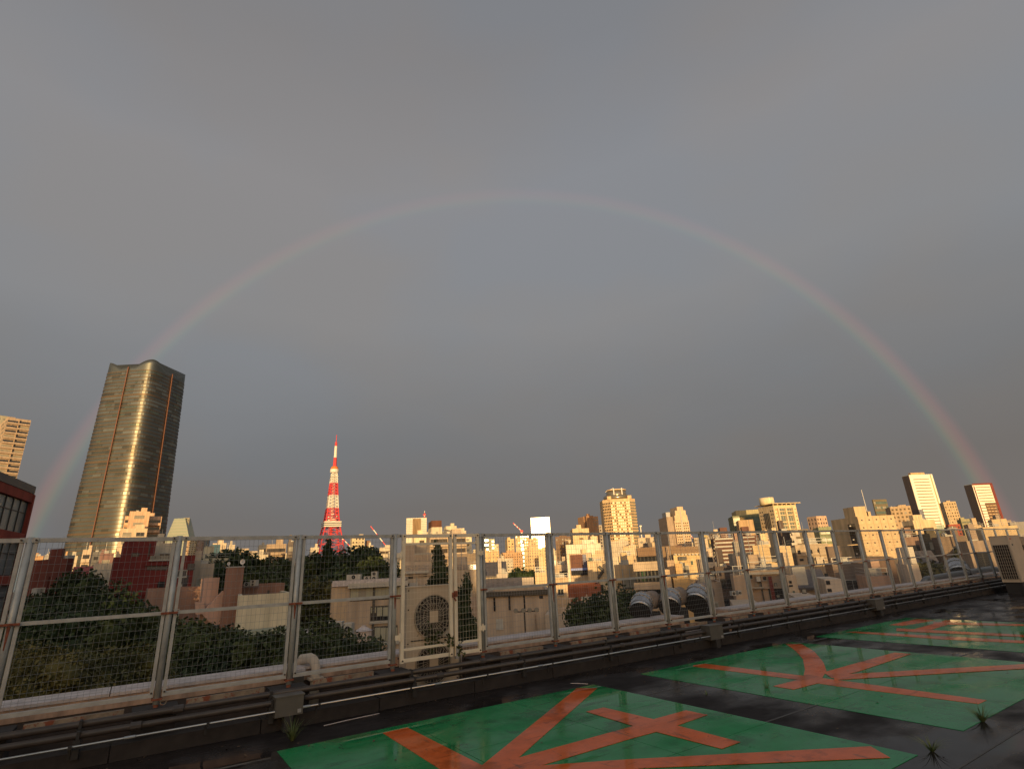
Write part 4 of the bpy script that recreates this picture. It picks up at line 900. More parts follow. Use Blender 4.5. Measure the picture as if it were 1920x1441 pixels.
# --- glass skyscraper
def skyscraper():
    Yc = 600.; A = atY(215, 1005, Yc); root = thing('glass_skyscraper', 'very tall bronze glass skyscraper with wavy crown and rounded corners', 'skyscraper', (A.x-25, Yc+40, 0), 0)
    cx, cy = root.location[0], root.location[1]
    body = mat('bronze_facade_glass', (.155, .16, .14), .42, .85, var=.15, scale=.05, streak=.5)
    rib = mat('bronze_floor_rib', (.15, .105, .065), .45, .5, var=.15, scale=.05); slot = mat('copper_slot', (.19, .085, .055), .5, .3, var=.1)
    # square plan turned 12 degrees, rounded corners, sides bulging
    rot = R(-5); half0 = 38.6
    def plan(u, hw):   # u in 0..4 around the plan
        k = int(u) % 4; f_ = u-int(u); pr = 6.5
        a = (f_-.5)*math.pi/2*1.0; th = k*math.pi/2 + a
        c, s_ = math.cos(th), math.sin(th); q = (abs(c)**pr+abs(s_)**pr)**(-1/pr)
        x, y = hw*q*c, hw*q*s_; return x*math.cos(rot)-y*math.sin(rot), x*math.sin(rot)+y*math.cos(rot)
    NU = 96; H = atY(265, 667, Yc-4).z
    def hw(z): return half0*(1-.165*(z/H)-.0*(z/H)**2)
    def ztop(u):
        # corners high in the middle of each petal, dips at the slots (one third along each side)
        f_ = (u % 1.0)
        d = min(f_, 1-f_)          # distance from the petal crest at the corners (f=0/1)
        return H*(1-.030*min(1, (d/.30)**1.6)) if d < .30 else H*(.970+.004*math.sin((d-.30)/.20*math.pi/2))
    mb = MB(); rows = 60; vs = []
    for i in range(rows+1):
        for j in range(NU):
            u = 4*j/NU; z = ztop(u+.0)*i/rows; x, y = plan(u, hw(z)); mb.v.append((x, y, z))
    for i in range(rows):
        for j in range(NU):
            k = (j+1) % NU; mb.f.append((i*NU+j, i*NU+k, (i+1)*NU+k, (i+1)*NU+j)); mb.m.append(0)
    mb.f.append(tuple(rows*NU+j for j in range(NU))); mb.m.append(0)
    mb.build('glass_body', body, root, True)
    rb = MB(); nfl = 62
    for i in range(1, nfl):
        z = H*.965*i/nfl; h = .5 if i % 18 else 1.2; ring = []
        for rr, zz in ((1.0, z-h), (1.0, z+h)):
            k = len(rb.v); ring.append(k)
            for j in range(NU):
                x, y = plan(4*j/NU, hw(zz)+.3); rb.v.append((x, y, zz))
        for j in range(NU):
            k = (j+1) % NU; rb.f.append((ring[0]+j, ring[0]+k, ring[1]+k, ring[1]+j)); rb.m.append(0)
    rb.build('floor_ribs', rib, root, kind='stuff', smooth=True)
    rs_ = random.Random(4); wp_ = MB()
    for i in range(1, nfl-1):
        run = 0; mi = 0
        for j in range(NU):
            if run <= 0: run = rs_.randint(1, 7); mi = rs_.choices((None, 0, 1, 2), (9, 3 if i > 48 else 1.6, 2, 1))[0]
            run -= 1
            if mi is None: continue
            z0_, z1_ = H*.965*i/nfl+.7, H*.965*(i+1)/nfl-.7; q = [(*plan(4*jj/NU, hw(z_)+.18), z_) for jj, z_ in ((j, z0_), (j+1, z0_), (j+1, z1_), (j, z1_))]
            wp_.quad(*q, mi)
    wp_.build('window_panels', [mat('tower_glass_pale', (.22, .22, .18), .34, .8, var=.2, scale=.05), mat('tower_glass_dark', (.145, .135, .10), .30, .85, var=.2, scale=.05), mat('tower_glass_green', (.17, .18, .13), .32, .85, var=.2, scale=.05)], root, kind='stuff')
    for u in SLOTS:
        s_ = MB()
        for i in range(rows):
            z0, z1 = H*.968*i/rows, H*.968*(i+1)/rows; p0 = plan(u, hw(z0)+1.0); p1 = plan(u, hw(z1)+1.0); s_.tube((p0[0], p0[1], z0), (p1[0], p1[1], z1), .75, n=4, cap=False)
        s_.build('copper_slot', slot, root)
    cover_add(150, 320, 1000)
    return root
# plan runs 0..4 with corners at whole numbers: side 3 faces the street (-y), side 0 faces +x
SLOTS = (3.42, 0.55, 3.04-.0)
SLOTS = (3.53, 0.52)
skyscraper()

# --- red and white lattice tower
def lattice():
    Y = 1250.; base = atY(621, 985, Y); root = thing('lattice_tower', 'red and white steel lattice broadcasting tower with white deck', 'tower', (base.x, Y, 0), R(30))
    redp = mat('tower_red', (.64, .055, .06), .6, var=.08, scale=.05); whp = mat('tower_white', (.78, .72, .62), .6, var=.06, scale=.05)
    Z = lambda y: atY(621, y, Y).z
    zg = 8.0
    prof = [(zg, 47), (Z(1045), 31), (Z(1030), 25.5), (Z(1005), 20.5), (Z(985), 15.5), (Z(953), 11.3), (Z(929), 9.2), (Z(906), 7.2), (Z(887), 5.4), (Z(878), 5.0)]
    def hw(z):
        for (a, b), (c, d) in zip(prof[:-1], prof[1:]):
            if a <= z <= c: return b+(d-b)*(z-a)/(c-a)
        return prof[-1][1]
    secs = [('leg_section', zg, Z(985), redp, 9), ('lattice_section', Z(985), Z(953), redp, 5), ('lattice_section', Z(953), Z(929), whp, 4), ('lattice_section', Z(929), Z(906), redp, 4), ('lattice_section', Z(906), Z(887), whp, 4)]
    for nm, z0, z1, m, n in secs:
        mb = MB(); t = 1.15 if m is redp else 1.0
        for i in range(n):
            a, b = z0+(z1-z0)*i/n, z0+(z1-z0)*(i+1)/n; ha, hb = hw(a), hw(b)
            for s1, s2 in ((-1, -1), (1, -1), (1, 1), (-1, 1)):
                mb.tube((s1*ha, s2*ha, a), (s1*hb, s2*hb, b), t*1.15, n=5, cap=False)
            cn = [(-1, -1), (1, -1), (1, 1), (-1, 1)]
            for k in range(4):
                p, q = cn[k], cn[(k+1) % 4]
                mb.tube((p[0]*ha, p[1]*ha, a), (q[0]*hb, q[1]*hb, b), t*.55, n=4, cap=False); mb.tube((q[0]*ha, q[1]*ha, a), (p[0]*hb, p[1]*hb, b), t*.55, n=4, cap=False)
                mb.tube((p[0]*hb, p[1]*hb, b), (q[0]*hb, q[1]*hb, b), t*.6, n=4, cap=False)
                mb.tube((p[0]*(ha*.45), p[1]*ha if k % 2 == 0 else p[1]*ha, a), (p[0]*(hb*.45), p[1]*hb, b), t*.45, n=4, cap=False)
        mb.build(nm, m, root)
    MB().box(-2.6, 2.6, -2.6, 2.6, zg, Z(985)).build('lift_shaft', redp, root); MB().box(-2.2, 2.2, -2.2, 2.2, Z(985), Z(890)).build('lift_shaft', whp, root)
    a, b = Z(988), Z(978); s_ = 18.5
    MB().box(-s_, s_, -s_, s_, a, b).build('main_deck', whp, root)
    wd = MB()
    for z in (a+(b-a)*.34, a+(b-a)*.70):
        wd.box(-s_-.2, s_+.2, -s_-.2, s_+.2, z-1.0, z+1.0)
    wd.build('deck_windows', glass_d, root)
    MB().box(-9, 9, -9, 9, b, b+7).build('deck_top', whp, root)
    for k, (dx, dy, z) in enumerate(((-9, -9, 9), (8, -9, 12), (0, -9, 16), (-4, -9, 6), (10, 5, 9))):
        MB().tube((dx, dy, b+z), (dx*1.05, dy-2, b+z), 2.2, n=10).build('dish', whp, root)
    MB().tube((0, 0, Z(886)), (0, 0, Z(880)), 9.5, 9.8, n=14).build('top_deck', whp, root); MB().tube((0, 0, Z(880)), (0, 0, Z(875)), 9.2, 7, n=14).build('top_deck_roof', mat('tower_orange', (.75, .2, .04), .6), root)
    for z in (Z(899), Z(894)): MB().box(-8, 8, -8, 8, z, z+.8).build('platform', whp, root)
    seq = [(875, 858, 4.4, redp), (858, 836.5, 3.6, whp), (836.5, 829, 3.0, redp), (829, 815.5, .9, redp)]
    for y0, y1, r_, m in seq: MB().tube((0, 0, Z(y0)), (0, 0, Z(y1)), r_, r_*.85, n=8).build('antenna_mast', m, root)
lattice()
def crane(x0, y0, x1, y1, Y, lab, cab=True):
    A = atY(x0, y0, Y); B = atY(x1, y1, Y); root = thing('tower_crane', lab, 'crane', (A.x, A.y, 0), 0, 'red and white cranes on the skyline')
    a = Vector((0, 0, A.z)); b = Vector((B.x-A.x, 0, B.z)); n = 7; redp, whp = _mats['tower_red'], _mats['tower_white']; t = .0011*Y
    for k in range(n):
        p, q = a+(b-a)*k/n, a+(b-a)*(k+1)/n; m = MB(); m.tube(p+Vector((0, 0, t*.5)), q+Vector((0, 0, t*.5)), t*.55, n=4).tube(p-Vector((0, 0, t*.6)), q-Vector((0, 0, t*.6)), t*.45, n=4)
        for j in range(3):
            u = p+(q-p)*j/3; v = p+(q-p)*(j+1)/3; m.tube(u+Vector((0, 0, t*.5)), v-Vector((0, 0, t*.6)), t*.3, n=3, cap=False)
        m.build('boom_section', redp if k % 2 == (n-1) % 2 else whp, root)
    MB().box(-t*1.2, t*1.2, -t, t, 0, A.z-t*1.5).build('mast', whp, root); MB().box(-t*2.2, t*2.2, -t*1.6, t*1.6, A.z-t*2, A.z+t*1.2).build('cab', redp, root)
crane(734, 1036, 695, 986, 1000, 'red and white crane boom leaning left, right of the lattice tower')
crane(663, 1030, 636, 1003, 1050, 'red and white crane boom touching the right foot of the lattice tower')
crane(978, 995, 962, 980, 600, 'red crane on a tower right of the gate')
crane(1302, 1012, 1291, 998, 700, 'red crane just right of the notched tower')

# --- bay left of the gate
def facade_rects(o, items):
    """items: (x0, x1, ytop, ybot, name, material, outer, inner) photo rectangles laid on the building's right/front facade"""
    root, a, b, H, FR = o[:5]; C = root.location; r_ = root.rotation_euler[2]; dd = (math.cos(r_), math.sin(r_))
    def uz(x, y):
        v = ray(x, y); det = dd[0]*(-v[1])+v[0]*dd[1]; u = (-C[0]*(-v[1]) + (-C[1])*v[0])/det; s = (C[1]+dd[1]*u)/v[1]; return u, v[2]*s+ZC
    for x0, x1, yt, yb, nm, m, *d in items:
        d1 = d[0] if d else .06; d0 = d[1] if len(d) > 1 else .002
        u0, z1 = uz(x0, yt); u1, z0 = uz(x1, yb); q = MB(); FR.box(q, max(u0, -1), min(u1, a+1), d0, d1, max(z0, .1), z1); q.build(nm, m, root)
o = bld('office_building', 'tan concrete office with long blind windows just left of the gate', 622, 760, 1092, 46, (.43, .33, .235), -3, depth=14, SR=('solid',), clut=0, rim=True, drs=False)
blind = mat('window_blind', (.36, .34, .24), .7, var=.12, scale=1.5)
it = [(654, 765, 1093.5, 1096.5, 'eave', frame_w, .5), (657, 762, 1098, 1121, 'window_recess', frame_k, .03), (624, 760, 1088.5, 1092, 'coping', cop_m, .25)]
for k in range(14): it.append((658+k*7.3, 664.4+k*7.3, 1099, 1120, 'window', blind if k not in (2, 3) else glass_p, .08))
it += [(695, 740, 1136, 1163, 'window_recess', frame_k, .03), (700, 745, 1174, 1204, 'window_recess', frame_k, .03)]
for k in range(4): it.append((696+k*11.3, 705+k*11.3, 1138, 1148 if k == 0 else 1154, 'roller_blind', blind, .09)); it.append((696+k*11.3, 705+k*11.3, 1154.5, 1161, 'window', glass_d, .06))
for k in range(4): it.append((703+k*10.8, 712+k*10.8, 1176, 1200, 'roller_blind', blind, .08))
it += [(693, 742, 1164, 1166, 'sill', frame_w, .2), (690, 748, 1204, 1206, 'sill', frame_w, .2), (699.5, 700.6, 1100, 1206, 'drain_pipe', frame_k, .12)]
tile_m = wallm((.50, .37, .24))
for i in range(9):
    for j in range(3): it.append((622.8+j*8.7, 631+j*8.7, 1096+i*11.6, 1107+i*11.6, 'tile_panel', tile_m, .05))
facade_rects(o, it)
for i_, (x0_, x1_, y_, Y_, h_, l_) in enumerate([(1372, 1379, 1108, 44, 7, 'small outdoor unit above the coping beneath the striped blocks'), (1384, 1390, 1107, 44, 7, 'second small outdoor unit above the coping beneath the striped blocks'), (1397, 1405, 1065, 70, 6, 'pale outdoor unit on the shaded roof left of the red drain pipe'), (1430, 1437, 1066, 70, 5, 'low outdoor unit on the shaded roof right of the red drain pipe'), (1163, 1170, 1053, 96, 6, 'outdoor unit on the stepped house left of the green windows'), (1276, 1283, 1078, 62, 7, 'outdoor unit on the yellow walled tiled block'), (1628, 1634, 1075, 66, 5, 'outdoor unit on the low streaked garage roof'), (1646, 1653, 1074, 66, 6, 'taller outdoor unit on the low streaked garage roof')]): acbox(x0_, x1_, y_, Y_, h_, l_)
acbox(696, 707, 1071, 46.5, 15, 'tall outdoor unit with two fans on the tan office roof', 2); acbox(682, 693, 1080, 46.6, 6, 'low outdoor unit on the tan office roof'); acbox(650, 676, 1077, 47, 9, 'wide roof cabinet on the tan office roof', 1)
for i, (x0, x1, y_, Y, h) in enumerate([(613, 627, 1166, 34, 12), (627, 641, 1165, 34, 12), (644, 660, 1168, 32, 20)]): acbox(x0, x1, y_, Y, h, ['pale curved topped unit at the left of the row below the tan office', 'pale unit in the middle of the row below the tan office', 'larger pale unit with dark side at the right of the row below the tan office'][i])
P = atY(682, 1172, 31); root = thing('water_tank', 'round pale water tank with white lid below the tan office', 'water tank', (P.x, P.y, P.z-1.0)); tk = mat('tank_pink', (.52, .38, .29), .6, var=.1)
MB().tube((0, 0, -.4), (0, 0, .75), .42, n=18).build('tank', tk, root, True); MB().tube((0, 0, .75), (0, 0, .93), .46, .16, n=18).tube((0, 0, .93), (0, 0, 1.0), .12, n=10).build('lid', cop_m, root)
bld('low_building', 'grey white flat roof box above the small green tree', 562, 600, 1163, 40, (.42, .36, .33), 4, depth=5, SR=('solid',), clut=0, rim=False, wall=cop_m)
bld('cream_tower', 'cream tower with orange base beside the big dark tree', 660, 684, 1005, 420, (.62, .50, .32), 6, depth=16, SR=('grid', 3.4, .45, .5), clut=1)
bld('brown_tower', 'small brown topped block right of the cream tower', 686, 694, 1013, 430, (.25, .14, .09), 4, depth=10, SR=('solid',), clut=0)
bld('white_building', 'little cream block with a dish right of the brown topped block', 690, 700, 1022, 380, CREAM, 4, depth=10, SR=('grid', 2.6, .5, .4), clut=2)
bld('white_building', 'cream block with rounded roof left of the gate post', 712, 742, 1026, 300, CREAM, 4, depth=14, SR=('band', .4), clut=2)
bld('white_building', 'whitish house with small red sign left of the gate post', 714, 742, 1050, 150, (.52, .46, .36), 4, depth=10, SR=('grid', 5, .3, .3), clut=1)
# --- behind the gate
stp = (.66, .62, .50); o = bld('office_tower', 'white tower with a brown centre strip and red mast above the gate', 762, 800, 971, 340, stp, 2, depth=22, SR=('solid',), clut=0)
facade_rects(o, [(774, 788.5, 972, 1040, 'brown_strip', wallm((.26, .17, .09)), .5)]+[(763, 773.6, 975+k*3.2, 976+k*3.2, 'floor_line', frame_w, .12) for k in range(9)]+[(789, 799.5, 975+k*3.2, 976+k*3.2, 'floor_line', frame_w, .12) for k in range(9)])
A = atY(796, 971, 345); root = thing('radio_mast', 'short red and white mast on the white tower above the gate', 'mast', A); q = 345/FPX
for k in range(4): MB().tube((0, 0, q*k*3.3), (0, 0, q*(k+1)*3.3), .55-.1*k, .45-.1*k, n=5).build('mast_section', [_mats['tower_red'], _mats['tower_white']][k % 2], root)
MB().box(-.9, .9, -.5, .5, q*5, q*7).build('antenna_panel', _mats['tower_red'], root)
bld('plain_building', 'cream stair tower under a dark brown cube right of the white tower', 809, 829, 988, 262, (.60, .50, .36), 8, depth=14, SR=('grid', 5, .22, .3), clut=0)
bld('brown_cube_building', 'dark brown cube on the cream stair tower above the gate', 809, 828, 972, 264, (.13, .055, .035), 8, depth=13, SR=('solid',), clut=0, rim=False, drs=False)
bld('plain_building', 'cream rooftop block above the right part of the gate', 836, 856, 986, 300, (.64, .54, .38), 14, x0=832, SR=('band', .2), clut=1)
bld('plain_building', 'long cream slab just above the gate rail', 800, 874, 997, 285, (.58, .49, .36), 2, depth=14, SR=('grid', 3, .5, .3), clut=4)
bld('apartment_building', 'apartment block with dark open balconies behind the gate latch', 806, 874, 1001, 190, (.46, .35, .25), 8, depth=14, fl=3.3, SR=('balc', 4.5, 1.6), clut=1)
bld('glass_building', 'bright cream lit tower seen through the narrow gate leaf', 869, 884, 1004, 360, (.74, .64, .44), 0, depth=14, SR=('grid', 3, .4, .4), clut=1)
bld('white_building', 'bright cream block left of the apartment balconies in the gate', 776, 806, 1003, 230, (.72, .60, .38), 4, depth=14, SR=('grid', 4, .3, .3), clut=1)
o = bld('terrace_building', 'tall plain beige wing at the left side of the gate view', 757, 778, 1018, 66, (.47, .36, .26), 0, depth=7, SR=('solid',), clut=0)
o = bld('terrace_building', 'beige block beside the tall plain wing seen through the gate', 777, 800, 1019, 72, (.50, .40, .29), 0, depth=7, SR=('solid',), clut=0)
o = bld('terrace_building', 'stepped beige block with glass railed terraces behind the conifer', 757, 818, 1053, 62, (.52, .41, .30), 0, depth=9, SR=('solid',), clut=0)
rail_g = mat('terrace_glass', (.26, .25, .25), .2, .2, var=.15, scale=1)
facade_rects(o, [(778+k*8, 785.4+k*8, 1038, 1051, 'glass_rail_panel', rail_g, .06) for k in range(5)]+[(777, 818, 1037, 1038, 'handrail', frame_w, .1), (766, 774, 1077, 1084, 'window', glass_d, .05), (794, 801, 1075, 1080, 'window', glass_d, .05), (765, 774, 1093, 1097, 'window', glass_d, .05)]+[(759+k*7.6, 766+k*7.6, 1059, 1071, 'glass_rail_panel', rail_g, .25, .2) for k in range(6)]+[(757, 804, 1071, 1073, 'terrace_slab', frame_w, .5)])
o = bld('apartment_building', 'beige house with paired windows seen through the narrow gate leaf', 848, 900, 1068, 66, (.50, .39, .28), -2, depth=9, fl=3.1, SR=('grid', 3.2, .35, .5), clut=2, ybot=1130)
facade_rects(o, [(850+k*9, 858+k*9, 1058, 1067, 'glass_rail_panel', rail_g, .06) for k in range(6)])
bld('low_building', 'beige low house wall right of the narrow gate leaf below', 872, 912, 1128, 48, (.46, .34, .25), 0, depth=8, SR=('grid', 3.5, .3, .5), clut=0)
def gable(lab, x0, x1, ye, yr, Y, wc, rc, dp=9, ybt=None, name='house', SR=('solid',)):
    o = bld(name, lab, x0, x1, ye, Y, wc, 0, depth=dp, SR=SR, clut=0, rim=False, fl=2.9); root, a, b, H = o[:4]
    Zr = atY(x0, yr, Y+dp/2).z; m = MB(); e = .5; t = .18
    m.v = [(-e, -e, H-.9), (a+e, -e, H-.9), (a+e, b/2, Zr), (-e, b/2, Zr), (-e, b+e, H-.9), (a+e, b+e, H-.9), (-e, -e, H-.9-t), (a+e, -e, H-.9-t), (a+e, b+e, H-.9-t), (-e, b+e, H-.9-t)]
    m.f = [(0, 1, 2, 3), (3, 2, 5, 4), (6, 7, 1, 0), (9, 8, 5, 4), (6, 0, 3, 4, 9), (7, 8, 5, 2, 1), (6, 9, 8, 7)]; m.m = [0]*7; rf = m.build('roof', rc, root)
    rl = MB()
    for k in range(int(a/.55)): rl.tube((k*.55, -e, H-.88), (k*.55, b/2, Zr+.02), .045, n=4, cap=False)
    rl.build('roof_ribs', rc, root, kind='stuff'); return o
slate = mat('slate_roof', (.13, .11, .105), .75, var=.25, scale=2); lit_t = mat('tan_roof', (.42, .29, .16), .8, var=.15)
gable('gabled tan roof house seen through the narrow gate leaf', 857, 900, 1054, 1038, 120, SAND, lit_t, 12)
# --- bay right of the gate
bld('glass_tower', 'dark glass slab with cream lines right of the gate post', 907, 916, 1007, 640, (.12, .13, .12), 0, depth=14, fl=5, SR=('band', .5, 'g'), clut=0)
bld('glass_tower', 'pale green glass slab attached to the dark glass slab', 915.5, 927, 1010, 645, (.46, .46, .32), 0, depth=14, fl=5, SR=('grid', 4, .6, .4, 'g'), clut=0)
bld('cream_tower', 'cream slab stepping down right of the pale green slab', 926, 935, 1020, 640, (.66, .54, .34), 0, depth=14, fl=5, SR=('grid', 4, .4, .4), clut=0)
bld('cream_block', 'broad golden block at the foot of the slabs right of the gate', 898, 936, 1034, 420, (.66, .46, .24), 0, depth=14, SR=('grid', 5, .3, .4), clut=3)
bld('cream_tower', 'free standing golden tower in the first bay right of the gate', 951, 964, 1010, 620, (.70, .52, .28), 8, x0=947, fl=4, SR=('grid', 4.5, .4, .5), SL=('solid',), clut=1)
bld('cream_tower', 'wide golden tower with a blue grey glass strip under the red crane', 966, 991, 1002, 600, (.68, .50, .28), 0, depth=18, fl=4, SR=('grid', 3.5, .45, .5), clut=0)
bld('glass_strip_tower', 'blue grey glass strip in the middle of the wide golden tower', 975.5, 982, 1009.5, 597, (.22, .25, .24), 0, depth=3, fl=4, SR=('band', .6, 'g'), clut=0, rim=False)
bld('cream_tower', 'golden tower with many small windows right of the wide golden tower', 990, 1009, 1010, 585, (.66, .47, .26), 0, depth=18, fl=4, SR=('grid', 4, .5, .4), clut=2)
mir = mat('mirror_facade', (.95, .88, .72), .38, .55, var=.03, scale=.05)
bld('glass_tower', 'dazzling white mirror glass tower rising above the fence rail', 997, 1024, 990, 700, (.8, .8, .7), 0, depth=25, SR=('grid', 8, .85, .12, 'p'), clut=0, wall=mir, ybot=1030)
bld('glass_tower', 'wider top box of the dazzling white mirror glass tower', 995, 1030, 970.5, 690, (.8, .8, .7), 0, depth=30, SR=('solid',), clut=0, wall=mir, rim=True)
bld('cream_block', 'golden block at the foot of the mirror glass tower', 1009, 1026, 1028, 480, (.70, .55, .30), 0, depth=14, SR=('grid', 5, .3, .3), clut=2)
gable('house with a big grey hipped roof right of the gate', 903, 944, 1067, 1054, 78, (.46, .38, .29), slate, 10, SR=('grid', 4, .25, .4))
gable('low house with a long grey roof in the first bay right of the gate', 905, 980, 1096, 1085, 62, (.42, .34, .26), slate, 8, SR=('grid', 2.6, .4, .5))
bld('white_box_building', 'pale plant box on stilts beside the long grey roof', 978, 1001, 1081, 60, (.55, .45, .36), 0, depth=4, SR=('tiles', 1.4, 3), clut=0, rim=False)
bld('cream_house', 'lit cream house left of the first post right of the gate', 1003, 1030, 1073, 84, (.66, .50, .30), 0, depth=10, SR=('grid', 5, .3, .3), clut=2)
bld('house', 'white gabled house by the dark round tree', 931, 951, 1076, 72, (.50, .42, .34), 0, depth=6, SR=('grid', 4, .2, .4), clut=1)
o = bld('long_building', 'long beige blank building with narrow vertical slit windows', 903, 1030, 1112, 40, (.47, .36, .26), -2, depth=8, SR=('solid',), clut=0, drs=False)
facade_rects(o, [(925, 929.5, 1120, 1145, 'slit_window', glass_d, .05), (953, 957.5, 1117, 1143, 'slit_window', glass_d, .05), (981, 985.5, 1114, 1141, 'slit_window', glass_d, .05), (1011, 1018, 1116, 1121, 'window', glass_d, .05), (902, 1031, 1110, 1113, 'roof_edge', frame_k, .2), (930, 944, 1160, 1180, 'door', unit_m, .05), (1003.5, 1005, 1150, 1180, 'drain_pipe', frame_k, .1)])
def floods():
    P = atY(983, 1144, 33); root = thing('floodlight_pole', 'pole with four small round floodlights before the long beige building', 'floodlight', (P.x, P.y, P.z-2.4)); q = 33/FPX
    MB().tube((0, 0, 0), (0, 0, 2.5), .045, n=8).build('pole', frame_k, root); MB().tube((-16*q, 0, 2.35), (24*q, 0, 2.35), .03, n=6).build('crossarm', frame_k, root)
    for x in (-14, -1, 10, 22):
        m = MB(); m.tube((x*q, -.02, 2.45), (x*q-.02, -.16, 2.42), .07, .13, n=14).build('lamp_housing', foil, root, True); MB().tube((x*q-.02, -.161, 2.42), (x*q-.021, -.168, 2.419), .12, n=14).build('lamp_glass', glass_p, root)
floods()
pg = wallm((.52, .40, .29))
bld('low_building', 'pale roof deck with open frame right of the long beige building', 1022, 1078, 1152, 36, (.5, .38, .28), -3, depth=5, SR=('grid', 2.6, .7, .45), fl=2.5, clut=0, wall=pg)
def pergola():
    P = atY(1012, 1124, 44); root = thing('pergola', 'pale open frame structure behind the hedge like tree', 'pergola', (P.x, P.y, P.z-2.6)); W = atY(1082, 1120, 44).x-P.x; m = MB()
    for z in (0, 1.0, 1.9, 2.55): MB().box(0, W, -.05, .05, z, z+.1).build('rail', pg, root)
    for k in range(6): MB().box(W*k/5-.05, W*k/5+.05, -.06, .06, -3, 2.6).build('upright', pg, root)
    for k in range(3): MB().tube((W*k/2.5, 0, -1.6), (W*k/2.5+.9, 0, -3.2), .09, n=4).build('strut', pg, root)
pergola()
# --- centre right skyline
bld('brown_tower', 'dark brown tower with cream edge strips behind the second bay', 1041, 1074, 1006, 430, (.20, .13, .09), 0, depth=18, fl=3.5, SR=('grid', 3.5, .5, .5, 'd'), clut=1)
bld('window_block', 'grid of bright cream windows right of the dark brown tower', 1059, 1075, 1012, 420, (.66, .50, .32), 0, depth=6, fl=4, SR=('grid', 4, .6, .5, 'd'), clut=0)
bld('cream_building', 'cream stepped block rising over the rail before the brown tower', 1073, 1104, 991, 330, (.66, .49, .29), 5, depth=16, SR=('grid', 5, .25, .3), clut=3)
bld('cream_building', 'small cream block right of the cream stepped block', 1107, 1120, 1005, 310, (.70, .56, .36), 0, depth=12, SR=('grid', 3, .4, .4), clut=2)
bld('white_building', 'bright white wide building behind the brown billboard', 1061, 1126, 1021, 235, (.80, .72, .55), 0, depth=16, SR=('grid', 9, .15, .2), clut=5)
bld('cream_building', 'cream block with stairs right of the bright white building', 1090, 1120, 1040, 200, (.66, .50, .30), 4, depth=9, SR=('grid', 4, .3, .3), clut=4)
o = bld('billboard_building', 'cream building carrying a big brown panel with blue stripe', 1066, 1108, 1038, 128, (.58, .44, .29), -3, depth=9, SR=('solid',), clut=0, drs=False)
facade_rects(o, [(1069, 1100, 1040, 1065, 'brown_panel', wallm((.17, .08, .055)), .3), (1092, 1101, 1039, 1065, 'blue_corner_panel', mat('blue_panel', (.07, .08, .17), .4), .35), (1070.5, 1102, 1065.3, 1067.8, 'blue_stripe', mat('blue_stripe', (.20, .26, .58), .5), .4), (1071, 1102, 1068, 1077, 'window', glass_d, .2)])
o = bld('cream_building', 'plain cream wall with a crack like crooked shadow built as a dark tube', 1101, 1142, 1052, 118, (.62, .47, .29), -4, depth=12, SR=('solid',), clut=2)
facade_rects(o, [(1104, 1111, 1046, 1051, 'vent', glass_g, .3)])
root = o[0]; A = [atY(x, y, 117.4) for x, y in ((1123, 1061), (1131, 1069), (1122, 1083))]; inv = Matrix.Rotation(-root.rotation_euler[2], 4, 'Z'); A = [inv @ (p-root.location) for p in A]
MB().tube((A[0].x, -.4, A[0].z), (A[1].x, -.4, A[1].z), .28, n=6).tube((A[1].x, -.4, A[1].z), (A[2].x, -.4, A[2].z), .28, n=6).build('crooked_shadow', frame_k, root)  # dark tube shaped after the crooked shadow on the wall
bld('apartment_building', 'apartment block with white balcony bands left of the billboard', 1045, 1064, 1058, 150, (.50, .38, .27), 0, depth=10, fl=3, SR=('balc', 3.5), clut=2)
bld('blue_sign_building', 'narrow block with blue and white bands beside the fence post', 1033, 1043, 1041, 200, (.66, .54, .38), 0, depth=9, fl=3, SR=('band', .5, 'g'), clut=1)
bld('cream_house', 'tan sunlit low block below the apartment balconies', 1033, 1066, 1083, 110, (.58, .42, .26), 0, depth=9, SR=('grid', 3, .3, .3), clut=2)
bld('brown_building', 'reddish brown low building behind the hedge like tree', 1064, 1126, 1097, 62, (.26, .09, .05), 0, depth=6, fl=2.6, SR=('solid',), clut=0)
bld('low_building', 'cream low wall in front of the reddish brown building', 1088, 1142, 1103, 52, (.52, .40, .29), 0, depth=4, SR=('solid',), clut=0, rim=False)
bld('brown_tower', 'brown tower with a flat corner roof and dotted windows', 1094, 1121, 968, 560, (.42, .24, .13), 18, x0=1083, fl=4, SR=('grid', 4.5, .45, .5, 'p'), SL=('solid',), clut=0, ybot=1010)
bld('brown_tower', 'brown windowless centre slab on the front of the brown tower', 1099, 1112, 966.5, 554, (.34, .19, .10), 18, depth=6, SR=('solid',), clut=1, ybot=1010)
bld('grey_tower', 'greyish slim tower between the brown tower and the big golden tower', 1121, 1137, 984, 700, (.40, .34, .27), 0, depth=18, fl=5, SR=('grid', 6, .3, .6), clut=0, ybot=1030)
